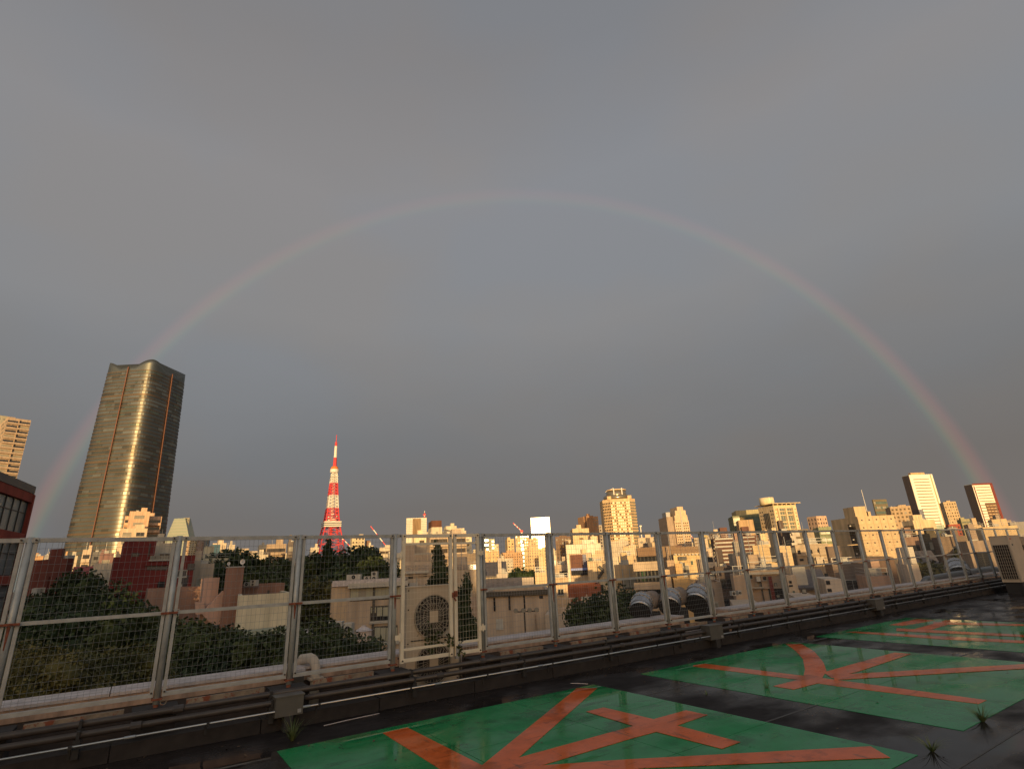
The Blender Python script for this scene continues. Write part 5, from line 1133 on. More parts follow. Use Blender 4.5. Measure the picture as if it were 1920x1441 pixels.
def octo():
    Y = 430.; A, B = atY(1131, 936, Y), atY(1193, 936, Y); W = B.x-A.x; root = thing('octagonal_tower', 'big golden eight sided tower with round glass crown', 'skyscraper', ((A.x+B.x)/2, Y+W/2, 0)); h = W/2; c = h*.42; H = A.z
    wm = wallm((.66, .46, .25)); poly = [(-h, -h+c), (-h+c, -h), (h-c, -h), (h, -h+c), (h, h-c), (h-c, h), (-h+c, h), (-h, h-c)]
    MB().prism(poly, 0, H).build('wall', wm, root)
    z0 = max(.5, atY(1160, 1050, Y).z); fl = 2.25; n = int((H-z0)/fl)
    for (p, q), nb, nm in (((poly[0], poly[1]), 5, 'left'), ((poly[1], poly[2]), 10, 'front'), ((poly[2], poly[3]), 5, 'right')):
        e = Vector((q[0]-p[0], q[1]-p[1], 0)); L = e.length; e.normalize(); o_ = Vector((e.y, -e.x, 0)); mb = MB(); lg = MB()
        for i in range(n):
            zc = H-2-fl*(i+.5)
            for j in range(nb):
                u0, u1 = L*(j+.18)/nb, L*(j+.82)/nb; 
                P0 = Vector((p[0], p[1], 0))+e*u0+o_*.12; P1 = Vector((p[0], p[1], 0))+e*u1+o_*.12
                pale = nm == 'front' and j not in (2, 7) and (i*7+j*3) % 5 != 0
                mb.quad((P0.x, P0.y, zc-fl*.28), (P1.x, P1.y, zc-fl*.28), (P1.x, P1.y, zc+fl*.28), (P0.x, P0.y, zc+fl*.28), 1 if pale else 0)
            P0 = Vector((p[0], p[1], 0))+e*.1+o_*.3; P1 = Vector((p[0], p[1], 0))+e*(L-.1)+o_*.3
            lg.quad((P0.x, P0.y, zc-fl*.5), (P1.x, P1.y, zc-fl*.5), (P1.x, P1.y, zc-fl*.36), (P0.x, P0.y, zc-fl*.36))
        mb.build('windows', [glass_d if nm != 'right' else glass_g, mat('window_gold_blind', (.62, .56, .38), .3, var=.1)], root, kind='stuff'); lg.build('floor_lines', wm, root, kind='stuff')
    Ht = atY(1160, 918, Y+h).z; cr = mat('crown_glass', (.34, .28, .19), .22, .7, var=.1)
    MB().tube((0, 0, H), (0, 0, H+(Ht-H)*.42), h*.84, h*.80, n=32).build('round_shoulder', cr, root, True); MB().tube((0, 0, H), (0, 0, Ht-.8), h*.62, n=32).build('round_crown', cr, root, True); MB().tube((0, 0, Ht-.8), (0, 0, Ht), h*.64, h*.62, n=28).build('crown_rim', wm, root)
    zf = H+(Ht-H)*.28
    for s_ in (-1, 1):
        MB().box(s_*h*.62-h*.12, s_*h*.62+h*.12, -h*.94, -h*.4, H, zf).build('shoulder_block', wm, root)
        MB().box(s_*h*.25-.35, s_*h*.25+.35, -h*.66, -h*.58, H-12, Ht+.5).build('fin', mat('tower_white', (.78, .72, .62)), root)
    MB().box(-h*.9, -h*.55, -h*.5, h*.3, H, zf-3).build('shoulder_block', wm, root); MB().tube((-h*.7, -h*.2, Ht-1.5), (-h*.2, -h*.2, Ht+1.2), .2, n=4).tube((-h*.35, -h*.2, Ht-.2), (-h*.35, -h*.2, Ht+.5), .2, n=4).build('roof_crane', steel, root)
    cover_add(1135, 1190, 1045)
octo()
A = atY(1206, 1030, 500); root = thing('radio_mast', 'tall thin white mast with lamp right of the big golden tower', 'mast', (A.x, A.y, 0)); MB().tube((0, 0, 0), (0, 0, atY(1202, 985, 500).z), 1.0, .5, n=5).build('pole', _mats['tower_white'], root); MB().box(-1, 1, -1, 1, atY(1202, 987, 500).z, atY(1202, 984.5, 500).z).build('lamp', _mats['tower_white'], root)
bld('cream_building', 'pale cream line of roofs right of the big golden tower', 1196, 1232, 1008, 330, (.62, .48, .33), 0, depth=14, SR=('grid', 3, .5, .4), clut=5)
bld('dark_building', 'dark slab with fenced roof behind the brown topped parapet building', 1206, 1226, 1018, 210, (.16, .13, .11), 0, depth=10, SR=('band', .5), clut=3)
bld('cream_building', 'small cream cylinder topped block left of the post', 1222, 1234, 1016, 190, (.60, .45, .28), 0, depth=8, SR=('solid',), clut=2)
bld('cream_building', 'cream rooftop hut with red brown roof line', 1178, 1192, 1022, 128, (.68, .52, .34), 0, depth=6, SR=('solid',), clut=1)
bld('cream_building', 'small sunlit stepped house left of the green windowed building', 1160, 1192, 1042, 98, (.66, .48, .28), 0, depth=8, SR=('grid', 5, .3, .3), clut=4)
bld('cream_building', 'orange cream wall with rounded shadow left of the green windowed building', 1152, 1194, 1059, 76, (.62, .43, .24), 0, depth=8, SR=('solid',), clut=2)
o = bld('parapet_building', 'building with deep beige parapets and dark green ribbon windows', 1189, 1240, 1027, 62, (.45, .34, .23), -3, depth=12, SR=('solid',), clut=0, drs=False)
gi = mat('green_interior_glass', (.03, .10, .04), .2, var=.5, scale=.6)
facade_rects(o, [(1195, 1240, 1027, 1041, 'brown_screen', wallm((.24, .15, .09)), .5), (1193, 1240, 1041.5, 1053, 'window_recess', glass_d, .05), (1187, 1240, 1053.5, 1068, 'parapet_band', wallm((.47, .36, .25)), 1.0), (1192, 1240, 1068.5, 1091, 'window_recess', glass_d, .05), (1189, 1240, 1091.5, 1103, 'parapet_band', wallm((.47, .36, .25)), 1.0), (1193, 1240, 1103.5, 1120, 'window_recess', glass_d, .05)]
    + [(1203+k*5, 1207.2+k*5, 1070, 1089, 'window', gi if k < 3 else glass_d, .1) for k in range(7)] + [(1194+k*7, 1194.5+k*7, 1069, 1090, 'mullion', frame_k, .16) for k in range(7)] + [(1194+k*7, 1194.5+k*7, 1043, 1052, 'mullion', frame_k, .16) for k in range(7)])
bld('pillar_building', 'sunlit plain corner pillar of the green windowed building', 1238, 1253, 1051, 60, (.60, .43, .26), 0, depth=8, SR=('solid',), clut=0, rim=False)
bld('screen_building', 'brown louvred rooftop screen right of the second ribbon windows', 1236, 1267, 1023, 92, (.26, .17, .10), 0, depth=6, SR=('tiles', .7, 6), clut=0, rim=False, drs=False)
bld('screen_building', 'longer lower brown rooftop screen with pale lettering traces', 1265, 1315, 1025, 96, (.27, .18, .11), 0, depth=6, SR=('tiles', .8, 5), clut=0, rim=False, drs=False)
o = bld('cream_building', 'sunlit yellow cream building below the brown rooftop screens', 1262, 1322, 1038, 84, (.66, .48, .26), 0, depth=10, SR=('solid',), clut=0)
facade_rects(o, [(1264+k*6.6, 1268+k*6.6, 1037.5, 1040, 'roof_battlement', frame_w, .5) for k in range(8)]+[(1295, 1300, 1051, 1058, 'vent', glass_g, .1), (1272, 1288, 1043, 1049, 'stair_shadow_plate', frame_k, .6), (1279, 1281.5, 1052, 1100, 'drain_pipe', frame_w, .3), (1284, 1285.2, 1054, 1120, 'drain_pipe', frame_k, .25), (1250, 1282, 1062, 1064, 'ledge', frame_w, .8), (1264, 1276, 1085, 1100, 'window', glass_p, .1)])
bld('cream_building', 'narrow shaded house with outside stair by the third post', 1250, 1264, 1050, 74, (.44, .32, .22), 0, depth=8, fl=3, SR=('balc', 3), clut=1)
bld('tiled_building', 'beige tiled lower block right of the third post with yellow wall', 1262, 1292, 1083, 60, (.56, .37, .17), 0, depth=6, SR=('solid',), clut=1)
bld('low_building', 'peach coloured low block just above the coping beyond the ducts', 1312, 1350, 1126, 40, (.52, .33, .20), 6, x0=1307, SR=('solid',), clut=0, rim=False)
bld('low_building', 'cluttered low house with white tank between two posts', 1308, 1352, 1092, 58, (.40, .30, .22), 0, depth=7, SR=('grid', 3, .4, .4), clut=5)
def notch():
    Y = 640.; f0, f1, l0 = 1262, 1289, 1251; C = atY(f0, 958, Y); B = atY(f1, 958, Y); W = B.x-C.x; root = thing('stepped_tower', 'cream tower with stepped pointed crown on the skyline', 'skyscraper', (C.x, Y, 0), R(4)); wm = wallm((.64, .47, .30)); dp = 34.; H = C.z
    zs = [atY(f0, y, Y).z for y in (976, 966, 957, 950)]; ins = [0, .05, .13, .30]
    z_ = 0
    for z1, i_ in zip(zs, ins): MB().box(W*i_, W*(1-i_*.9), 0, dp*(1-i_), z_, z1).build('shaft', wm, root); z_ = z1
    m = MB(); fc = Face('R', W, root)
    for k in range(34):
        z = zs[0]-3-k*3.0
        if z < 4: break
        for j in (0, 1, 2, 4, 5, 6): fc.box(m, W*(.06+j*.135), W*(.06+j*.135)+1.1, -.02, .25, z-.7, z+.7)
    m.build('windows', glass_d, root, kind='stuff'); MB().box(W*.46, W*.54, -.4, .3, 0, zs[3]-2).build('centre_strip', frame_w, root)
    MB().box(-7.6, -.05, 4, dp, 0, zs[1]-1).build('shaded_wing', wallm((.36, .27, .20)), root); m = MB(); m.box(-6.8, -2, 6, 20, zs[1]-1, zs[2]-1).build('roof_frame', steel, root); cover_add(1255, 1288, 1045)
notch()
bld('yellow_building', 'yellowish block with dark square windows right of the fourth post', 1318, 1336, 1012, 150, (.54, .42, .18), 0, depth=9, SR=('grid', 4, .4, .45), clut=1)
bld('cream_building', 'bright cream tower on the skyline left of the striped brown block', 1330, 1350, 997, 420, (.66, .50, .34), 0, depth=14, SR=('grid', 4, .45, .45), clut=1)
bld('cream_building', 'cream balcony house below the yellowish block', 1320, 1336, 1029, 120, (.66, .50, .34), 0, depth=8, fl=2.8, SR=('balc', 3), clut=1)
strp = (.15, .075, .055); o = bld('striped_building', 'dark brown block with thin pale floor stripes left of the hotel', 1337, 1376, 1009, 130, strp, 2, depth=10, SR=('solid',), clut=1, drs=False)
facade_rects(o, [(1340, 1375, 1009+k*7.3, 1010.2+k*7.3, 'floor_stripe', frame_w, .35) for k in range(8)]+[(1338, 1341, 1012+k*7.3, 1015+k*7.3, 'window', glass_p, .1) for k in range(7)])
o = bld('striped_building', 'second dark brown striped block partly behind a post', 1390, 1428, 1004, 132, strp, 2, depth=10, SR=('solid',), clut=1, drs=False)
facade_rects(o, [(1392, 1415, 1006+k*7.3, 1007.2+k*7.3, 'floor_stripe', frame_w, .35) for k in range(6)]+[(1417+k*3.5, 1419+k*3.5, 1008+j*6, 1012+j*6, 'window', glass_p, .1) for k in range(3) for j in range(4)])
o = bld('pinkish_building', 'slim pinkish stair tower between the two striped blocks', 1376, 1392, 999, 134, (.42, .27, .20), 2, depth=9, SR=('tiles', 2, 3), clut=0)
# hotel
grn = wallm((.20, .21, .12))
bld('hotel_wing', 'olive green glazed wing left of the hotel with round tank', 1373, 1432, 967, 330, (.20, .21, .12), 6, depth=20, SR=('curtain', 5, 'g'), clut=0, ybot=1010, wall=grn)
bld('hotel_wing', 'olive framed top box of the green glazed hotel wing', 1379, 1424, 957, 335, (.42, .36, .20), 6, depth=18, SR=('solid',), clut=0, ybot=1000)
bld('tan_block', 'tan two sided block in front of the olive green wing', 1384, 1412, 975, 300, (.46, .31, .17), 3, depth=14, SR=('solid',), clut=0, ybot=1010)
o = bld('hotel_building', 'cream hotel with gridded front, flat overhanging roof and round tank', 1449, 1492, 947, 290, (.72, .55, .33), 12, x0=1420, fl=3.6, SR=('solid',), SL=('solid',), clut=0, ybot=1000)
root, a, b, H, FR, FL = o
pm_ = wallm((.72, .55, .33)); m = MB(); fb = MB(); fw = 3.5; n = 6
for zc, hh_ in ((H-2.4, .75), (H-4.3, .75), (H-7.0, 1.5), (H-9.7, .75), (H-11.5, .75), (H-13.3, .75), (H-15.1, .75)):
    for j in range(2):
        u0 = a*.20+j*a*.32; w_ = a*.28
        q = MB(); FR.box(q, u0, u0+w_, .0+.002, .04, zc-hh_, zc+hh_); q.build('window', glass_g, root)
        for k in range(3): q = MB(); FR.box(q, u0+w_*(k+.33)/3, u0+w_*(k+.85)/3, .045, .10, zc-hh_*.8, zc+hh_*.8); q.build('curtain', glass_p, root)
        q = MB(); FR.box(q, u0-.2, u0+w_+.2, .05, .6, zc-hh_-.22, zc-hh_+.1); q.build('balcony', pm_, root)
for j in range(3): q = MB(); FR.box(q, a*.22+j*a*.32-1.1, a*.22+j*a*.32-.5, .05, 1.1, 5, H-1.5); q.build('frame_post', pm_, root)
q = MB()
for i in range(9): FR.box(q, a*.08, a*.08+.5, .0, .06, H-2.5-i*1.9, H-2.0-i*1.9); FR.box(q, a*.92, a*.92+.5, .0, .06, H-2.5-i*1.9, H-2.0-i*1.9)
q.build('small_windows', glass_d, root, kind='stuff')
q = MB()
for i in range(10):
    for u in (.06, .18, .72, .86): FL.box(q, b*u, b*u+.6, 0, .08, H-3-i*1.9, H-2.3-i*1.9)
q.build('small_windows', glass_d, root, kind='stuff')
for u in (.32, .42, .52, .62): q = MB(); FL.box(q, b*u, b*u+b*.045, 0, .2, 6, H-3.5); q.build('dark_slot', glass_d if u != .42 else frame_k, root)
MB().box(-1.2, a+2, -1.5, b+1, H+.7, H+1.05).build('roof_slab', pm_, root)
for k in range(6): MB().box(a*k/5.2-.2, a*k/5.2+.2, -.5, .1, H, H+.7).build('roof_post', pm_, root)
MB().tube((1.6, 6.5, H+1.0), (1.6, 6.5, H+4.6), 3.7, n=28).build('round_tank', wallm((.78, .62, .38)), root, True)
bld('cream_building', 'sunlit cream house with white roof edge in front of the hotel', 1421, 1456, 1021, 88, (.70, .52, .30), 3, depth=8, SR=('grid', 6, .2, .2), clut=3, ybot=1056)
bld('cream_building', 'small cream hut on the roof before the hotel', 1436, 1450, 1013, 96, (.68, .50, .32), 3, depth=5, SR=('solid',), clut=1)
bld('grey_building', 'grey shaded flat block left of the sunlit cream house', 1372, 1412, 1037, 104, (.40, .33, .25), 3, depth=8, SR=('grid', 5, .3, .3), clut=2)
bld('cream_building', 'long sunlit cream parapet below the white roof edged house', 1397, 1470, 1057, 72, (.60, .44, .24), 0, depth=7, SR=('solid',), clut=3)
bld('cream_building', 'tall sunlit plain end wall right of the cream house', 1455, 1482, 1024, 76, (.64, .47, .28), 6, depth=7, SR=('tiles', 1.6, 2.4), clut=1)
bld('dark_building', 'dark brown block left of the pale stepped wall', 1463, 1484, 995, 120, (.12, .085, .07), 4, depth=9, SR=('grid', 3.4, .4, .4), clut=1)
o = bld('camouflage_building', 'olive brown wall with pale jagged patches under the rail', 1482, 1516, 993, 116, (.20, .16, .11), 4, depth=9, SR=('solid',), clut=0, drs=False)
wp = wallm((.62, .53, .42)); facade_rects(o, [(1483, 1497, 994, 1000, 'pale_patch', wp, .12), (1481, 1492, 1000, 1007, 'pale_patch', wp, .14), (1490, 1500, 998, 1005, 'pale_patch', wp, .16), (1484, 1494, 1007, 1014, 'pale_patch', wp, .12), (1487, 1503, 1011, 1018, 'pale_patch', wp, .14), (1484, 1496, 1017, 1023, 'pale_patch', wp, .16), (1483, 1486, 1000, 1004, 'window', glass_d, .2), (1486, 1490, 1013, 1017, 'window', glass_d, .2)])
o = bld('beige_building', 'shaded beige building with square windows left of the concrete block', 1490, 1552, 1021, 82, (.46, .36, .25), 4, depth=10, SR=('solid',), clut=3)
facade_rects(o, [(1495, 1502, 1031, 1038, 'window', glass_d, .06), (1517, 1524, 1030, 1037, 'window', glass_d, .06), (1532, 1536, 1029, 1035, 'window', glass_d, .06), (1499, 1507, 1047, 1051, 'window', glass_d, .06), (1521, 1528, 1046, 1050, 'window', glass_d, .06), (1529, 1548, 1044, 1058, 'pale_panel', wallm((.56, .47, .36)), .3), (1542, 1546, 1048, 1056, 'window', glass_d, .36), (1489, 1490, 1026, 1065, 'drain_pipe', frame_k, .2)])
o = bld('stair_tower', 'orange edged outside staircase tower beside the concrete block', 1549, 1562, 1020, 84, (.66, .43, .22), 4, depth=5, fl=3.0, SR=('balc', 2.5, 1.4), clut=0)
bld('pink_tower', 'pinkish tower with a lit cream right face on the skyline', 1530, 1549, 967, 430, (.56, .38, .26), 16, x0=1512, fl=4, SR=('grid', 4, .4, .5), SL=('grid', 4, .3, .6), clut=0, ybot=1030)
bld('green_building', 'olive green glazed block in front of the pinkish tower', 1534, 1558, 988, 260, (.27, .29, .17), 8, depth=12, SR=('band', .4, 'g'), clut=0)
# big concrete block
cb = (.60, .44, .26); o = bld('concrete_block', 'large sunlit concrete block with small round vents and spiral stair slot', 1607, 1676, 968, 106, cb, 2, x0=1556, fl=3.4, SR=('tiles', 1.25, 1.4, 1), SL=('solid',), clut=0, ybot=1048, drs=False, wall=wallm(cb))
root, a, b, H, FR, FL = o
q = MB(); FL.box(q, 1.2, 3.4, .0, .05, 5, H-1.2); q.build('stair_slot', glass_d, root)
for k in range(9):
    q = MB(); q.tube((-.9, 2.3, H-2.6-k*2.55), (-.9, 2.3, H-2.45-k*2.55), 1.05, n=14); q.build('spiral_landing', wallm(cb), root); q = MB(); q.tube((-.75, 1.6, H-1.7-k*2.55), (-.75, 1.6, H-1.5-k*2.55), .14, n=6); q.build('lamp', _mats['dish_white'], root)
MB().box(a*.02, a*.34, .6, 4, H-.5, H+1.9).build('penthouse', wallm(cb), root); MB().box(a*.38, a*.45, .6, 3, H-.5, H+.9).build('roof_unit', wallm(cb), root); MB().tube((a*.5, 2, H-.5), (a*.49, 2, H+5.2), .07, .04, n=5).build('antenna', _mats['tower_white'], root)
bld('glass_tower', 'dark bronze glass tower behind the concrete block', 1636, 1662, 936, 520, (.17, .14, .09), 12, x0=1634, fl=4.5, SR=('band', .5, 'g'), clut=0, ybot=970)
bld('grid_tower', 'tan tower with a fine grid of windows left of the dark sided tower', 1668, 1707, 950, 450, (.46, .33, .20), 8, depth=16, fl=4, SR=('grid', 4, .5, .5), clut=3, ybot=1010)
# twin mirrored towers
band_m = mat('tower_window_band', (.34, .28, .18), .4, .2, var=.1)
wht = mat('panel_white_bright', (.92, .86, .70), .45, .12, var=.03, scale=.05)
o = bld('mirror_tower', 'tall white tower with shade darkened left flank and fine window bands', 1704, 1748, 890, 700, (.8, .76, .64), 6, x0=1690, fl=7.2, SR=('solid',), SL=('solid',), clut=0, ybot=1020, wall=wht)
root, a, b, H, FR, FL = o
q = MB(); FL.box(q, .3, b-.3, .0, .4, 3, H-.5); q.build('shaded_flank', mat('flank_shade', (.15, .11, .085), .4, .1, var=.1), root)  # dark sheet puts the shade of the left face into its colour
for i in range(27):
    z = H-6-i*3.75; q = MB(); FR.box(q, a*.13, a*.80, .0, .12, z-.55, z+.55); q.build('window_band', band_m, root)
q = MB(); FR.box(q, a*.885, a*.925, .0, .3, 5, H-.5); q.build('vertical_joint', wallm((.56, .38, .20)), root)
MB().box(a*.2, a*.8, 4, b*.7, H-.5, H+3.2).build('penthouse', wallm((.56, .38, .20)), root)
o = bld('mirror_tower', 'white tower framed in red with a recessed brown lower front', 1822, 1859, 907, 780, (.8, .76, .64), 6, x0=1806, fl=7.2, SR=('solid',), SL=('solid',), clut=0, ybot=1000, wall=wht)
root, a, b, H, FR, FL = o; rdp = wallm((.20, .05, .04)); q = MB(); FL.box(q, .3, b-.3, .0, .4, 3, H-.5); q.build('shaded_flank', _mats['flank_shade'], root)  # same shade-coloured sheet on the left face
for i in range(6): z = H-5-i*3.9; q = MB(); FR.box(q, a*.14, a*.86, .0, .15, z-.6, z+.6); q.build('window_band', band_m, root)
for i in range(20): z = H-30-i*3.9; q = MB(); FR.box(q, a*.10, a*.33, .0, .15, z-.6, z+.6); q.build('window_band', band_m, root)
q = MB(); FR.box(q, a*.90, a*1.02, .0, .8, 5, H-.2); q.build('red_edge', rdp, root); q = MB(); FR.box(q, .2, a, .0, .8, H-1.6, H+.6); q.build('red_top', rdp, root); q = MB(); FR.box(q, a*.04, a*.08, .0, .5, 5, H-3); q.build('red_line', rdp, root)
zr = H-27; q = MB(); FR.box(q, a*.34, a*.88, .0, .45, 3, zr); q.build('recess', wallm((.16, .10, .06)), root)
for i in range(16):
    z = zr-4-i*3.9
    if z < 6: break
    for j in range(3): q = MB(); FR.box(q, a*(.36+j*.17), a*(.50+j*.17), .5, .8, z-.4, z+.5); q.build('balcony_bar', wallm((.66, .46, .26)), root)
bld('tan_tower', 'tan ribbed tower just right of the tall white tower', 1768, 1792, 941, 640, (.56, .41, .24), 6, depth=20, fl=4.5, SR=('grid', 3.6, .4, .5), clut=1, ybot=1000)
bld('brick_low_tower', 'red brown small block at the foot of the tan ribbed tower', 1778, 1800, 983, 420, (.34, .09, .06), 4, depth=12, SR=('grid', 3, .4, .5), clut=0, ybot=1010)
bld('green_low_tower', 'greenish glazed block between tan tower and red framed tower', 1801, 1820, 973, 460, (.36, .32, .18), 6, depth=14, SR=('band', .4, 'g'), clut=1, ybot=1010)
o = bld('cream_building', 'sunlit cream building with shaded balconies before the white tower', 1711, 1752, 975, 205, (.68, .51, .31), 5, x0=1690, fl=3.5, SR=('grid', 6, .2, .25), SL=('balc', 5, 1.2), clut=4, ybot=1010)
bld('green_building', 'mint green glazed block at the foot of the tall white tower', 1741, 1770, 985, 240, (.46, .52, .38), 4, depth=12, SR=('band', .4, 'g'), clut=0, ybot=1015)
bld('dark_building', 'dark building with two rows of small lit windows in the right bays', 1722, 1768, 1001, 125, (.11, .09, .06), 4, depth=8, fl=3.2, SR=('gridd', 3.1, .35, .5, 'p'), clut=1)
bld('brown_building', 'cluttered brown house left of the dark building with lit windows', 1694, 1722, 1007, 120, (.28, .18, .13), 4, depth=8, fl=3, SR=('balc', 3), clut=5)
bld('brown_building', 'dull brown wall building behind the far end of the fence', 1762, 1812, 1006, 112, (.22, .16, .115), 4, depth=10, SR=('grid', 4, .25, .25), clut=3)
gable('house with grey pitched roof and pale eaves in the valley at right', 1700, 1752, 1046, 1033, 92, (.56, .40, .28), slate, 12)
o = bld('slab_tower', 'narrow white tiled slab tower with grey left flank', 1689, 1707, 1009, 60, (.58, .52, .44), 4, x0=1675, fl=3, SR=('tiles', 1.7, 1.5), SL=('solid',), clut=0, rim=False)
o = bld('rounded_house', 'white house with rounded openings right of the white slab tower', 1700, 1722, 1058, 58, (.62, .50, .38), 4, depth=6, fl=3, SR=('grid', 2.6, .6, .5), clut=1)
o = bld('garage_building', 'low building with streaked pale wall below the concrete block', 1622, 1668, 1080, 62, (.42, .28, .21), 4, depth=7, SR=('solid',), clut=1)
bld('brown_building', 'dark brown wall below the sunlit concrete block', 1590, 1676, 1048, 80, (.15, .10, .075), 2, depth=5, SR=('solid',), clut=0)
bld('grey_building', 'dark shaded houses below the orange staircase', 1560, 1622, 1058, 70, (.20, .15, .12), 4, depth=7, fl=2.9, SR=('grid', 3.2, .4, .4), clut=4)
o = bld('white_house', 'white house with cut off corner and three dark windows', 1541, 1572, 1065, 50, (.60, .50, .40), 4, depth=6, SR=('solid',), clut=0, rim=False, drs=False)
facade_rects(o, [(1545, 1553, 1074, 1080, 'window', glass_d, .05), (1548, 1557, 1088, 1095, 'window', glass_d, .05), (1551, 1560, 1103, 1109, 'window', glass_d, .05)])
gable('dark slate roofed house left of the white house with cut corner', 1503, 1540, 1083, 1067, 58, (.52, .38, .26), slate, 9, SR=('grid', 2.2, .5, .5))
o = bld('beige_house', 'beige house with one square framed window just above the coping', 1490, 1534, 1096, 42, (.52, .40, .28), 4, depth=6, SR=('solid',), clut=0, rim=False); facade_rects(o, [(1502, 1513, 1103, 1112, 'window_frame', frame_k, .08), (1503.5, 1511.5, 1104.5, 1110.5, 'window', glass_p, .12)])
o = bld('beige_house', 'beige narrow house with stacked small windows by the post', 1474, 1492, 1078, 50, (.54, .42, .30), 4, depth=6, SR=('solid',), clut=1); facade_rects(o, [(1479, 1485, 1088, 1093, 'window', glass_d, .05), (1479, 1487, 1096, 1099, 'window', glass_d, .05), (1486, 1491, 1107, 1112, 'window', glass_g, .05)])
o = bld('shaded_building', 'broad shaded brown beige building with bright framed windows', 1396, 1478, 1070, 54, (.42, .31, .22), 0, depth=8, SR=('solid',), clut=3); facade_rects(o, [(1451, 1458, 1092, 1101, 'window_frame', frame_k, .08), (1452.3, 1456.7, 1093.5, 1099.5, 'window', glass_p, .12), (1456, 1462, 1115, 1119, 'window', glass_p, .1), (1415, 1422, 1093, 1098, 'window', glass_p, .1), (1423, 1429, 1093, 1098, 'window', glass_p, .1), (1404, 1411, 1077, 1084, 'window', glass_d, .06), (1430, 1437, 1080, 1087, 'window', glass_d, .06), (1462, 1469, 1079, 1086, 'window', glass_d, .06), (1403, 1412, 1084.3, 1085.2, 'sill', frame_w, .2), (1429, 1438, 1087.3, 1088.2, 'sill', frame_w, .2), (1461, 1470, 1086.3, 1087.2, 'sill', frame_w, .2), (1398, 1478, 1073, 1074.2, 'ledge', frame_w, .3), (1417, 1426, 1080, 1089, 'wall_unit', unit_m, .6), (1446, 1448.2, 1080, 1125, 'drain_pipe', rdp, .3), (1405, 1432, 1100, 1101.5, 'ledge', frame_w, .4)])
bld('shaded_building', 'tan walled yard building left of the broad shaded building', 1374, 1400, 1078, 52, (.48, .35, .24), 0, depth=6, SR=('grid', 4, .3, .3), clut=2)
bld('low_building', 'pale low wall with dark round openings above the coping', 1370, 1420, 1108, 41, (.50, .38, .27), 0, depth=5, SR=('solid',), clut=0, rim=False)
bld('dark_building', 'dark lattice walled block in the fourth bay right of the gate', 1340, 1374, 1062, 80, (.10, .075, .065), 0, depth=6, fl=2.6, SR=('band', .5), clut=3)
bld('cream_building', 'long sunlit cream flat building above the big air conditioner', 1842, 1908, 988, 120, (.58, .43, .25), 4, depth=12, fl=4, SR=('grid', 2.6, .3, .3), clut=3)
bld('brown_building', 'shaded house front with two dark wide openings near the fence end', 1812, 1856, 1014, 76, (.36, .27, .20), 4, depth=8, fl=3.4, SR=('gridd', 4.0, .6, .7), clut=1)
bld('grey_building', 'grey block with pale ribs at the right end of the skyline', 1893, 1960, 979, 150, (.30, .28, .26), 4, depth=12, SR=('band', .4), clut=0)
bld('beige_building', 'beige cluttered rooftop right of the red framed tower', 1868, 1896, 976, 210, (.40, .31, .23), 4, depth=12, SR=('grid', 3, .4, .4), clut=4)
bld('cream_building', 'small cream cylinder topped hut under the red framed tower', 1818, 1840, 985, 170, (.62, .46, .28), 4, depth=8, SR=('solid',), clut=3)
A = atY(1801, 1040, 110); root = thing('utility_pole', 'leaning utility pole left of the fence end', 'pole', (A.x, A.y, 0)); MB().tube((0, 0, 0), (0, 0, atY(1801, 985, 110).z), .16, .11, n=8).build('pole', unit_m, root); MB().box(-1, 1, -.06, .06, atY(1801, 990, 110).z, atY(1801, 990, 110).z+.12).build('crossarm', steel, root)

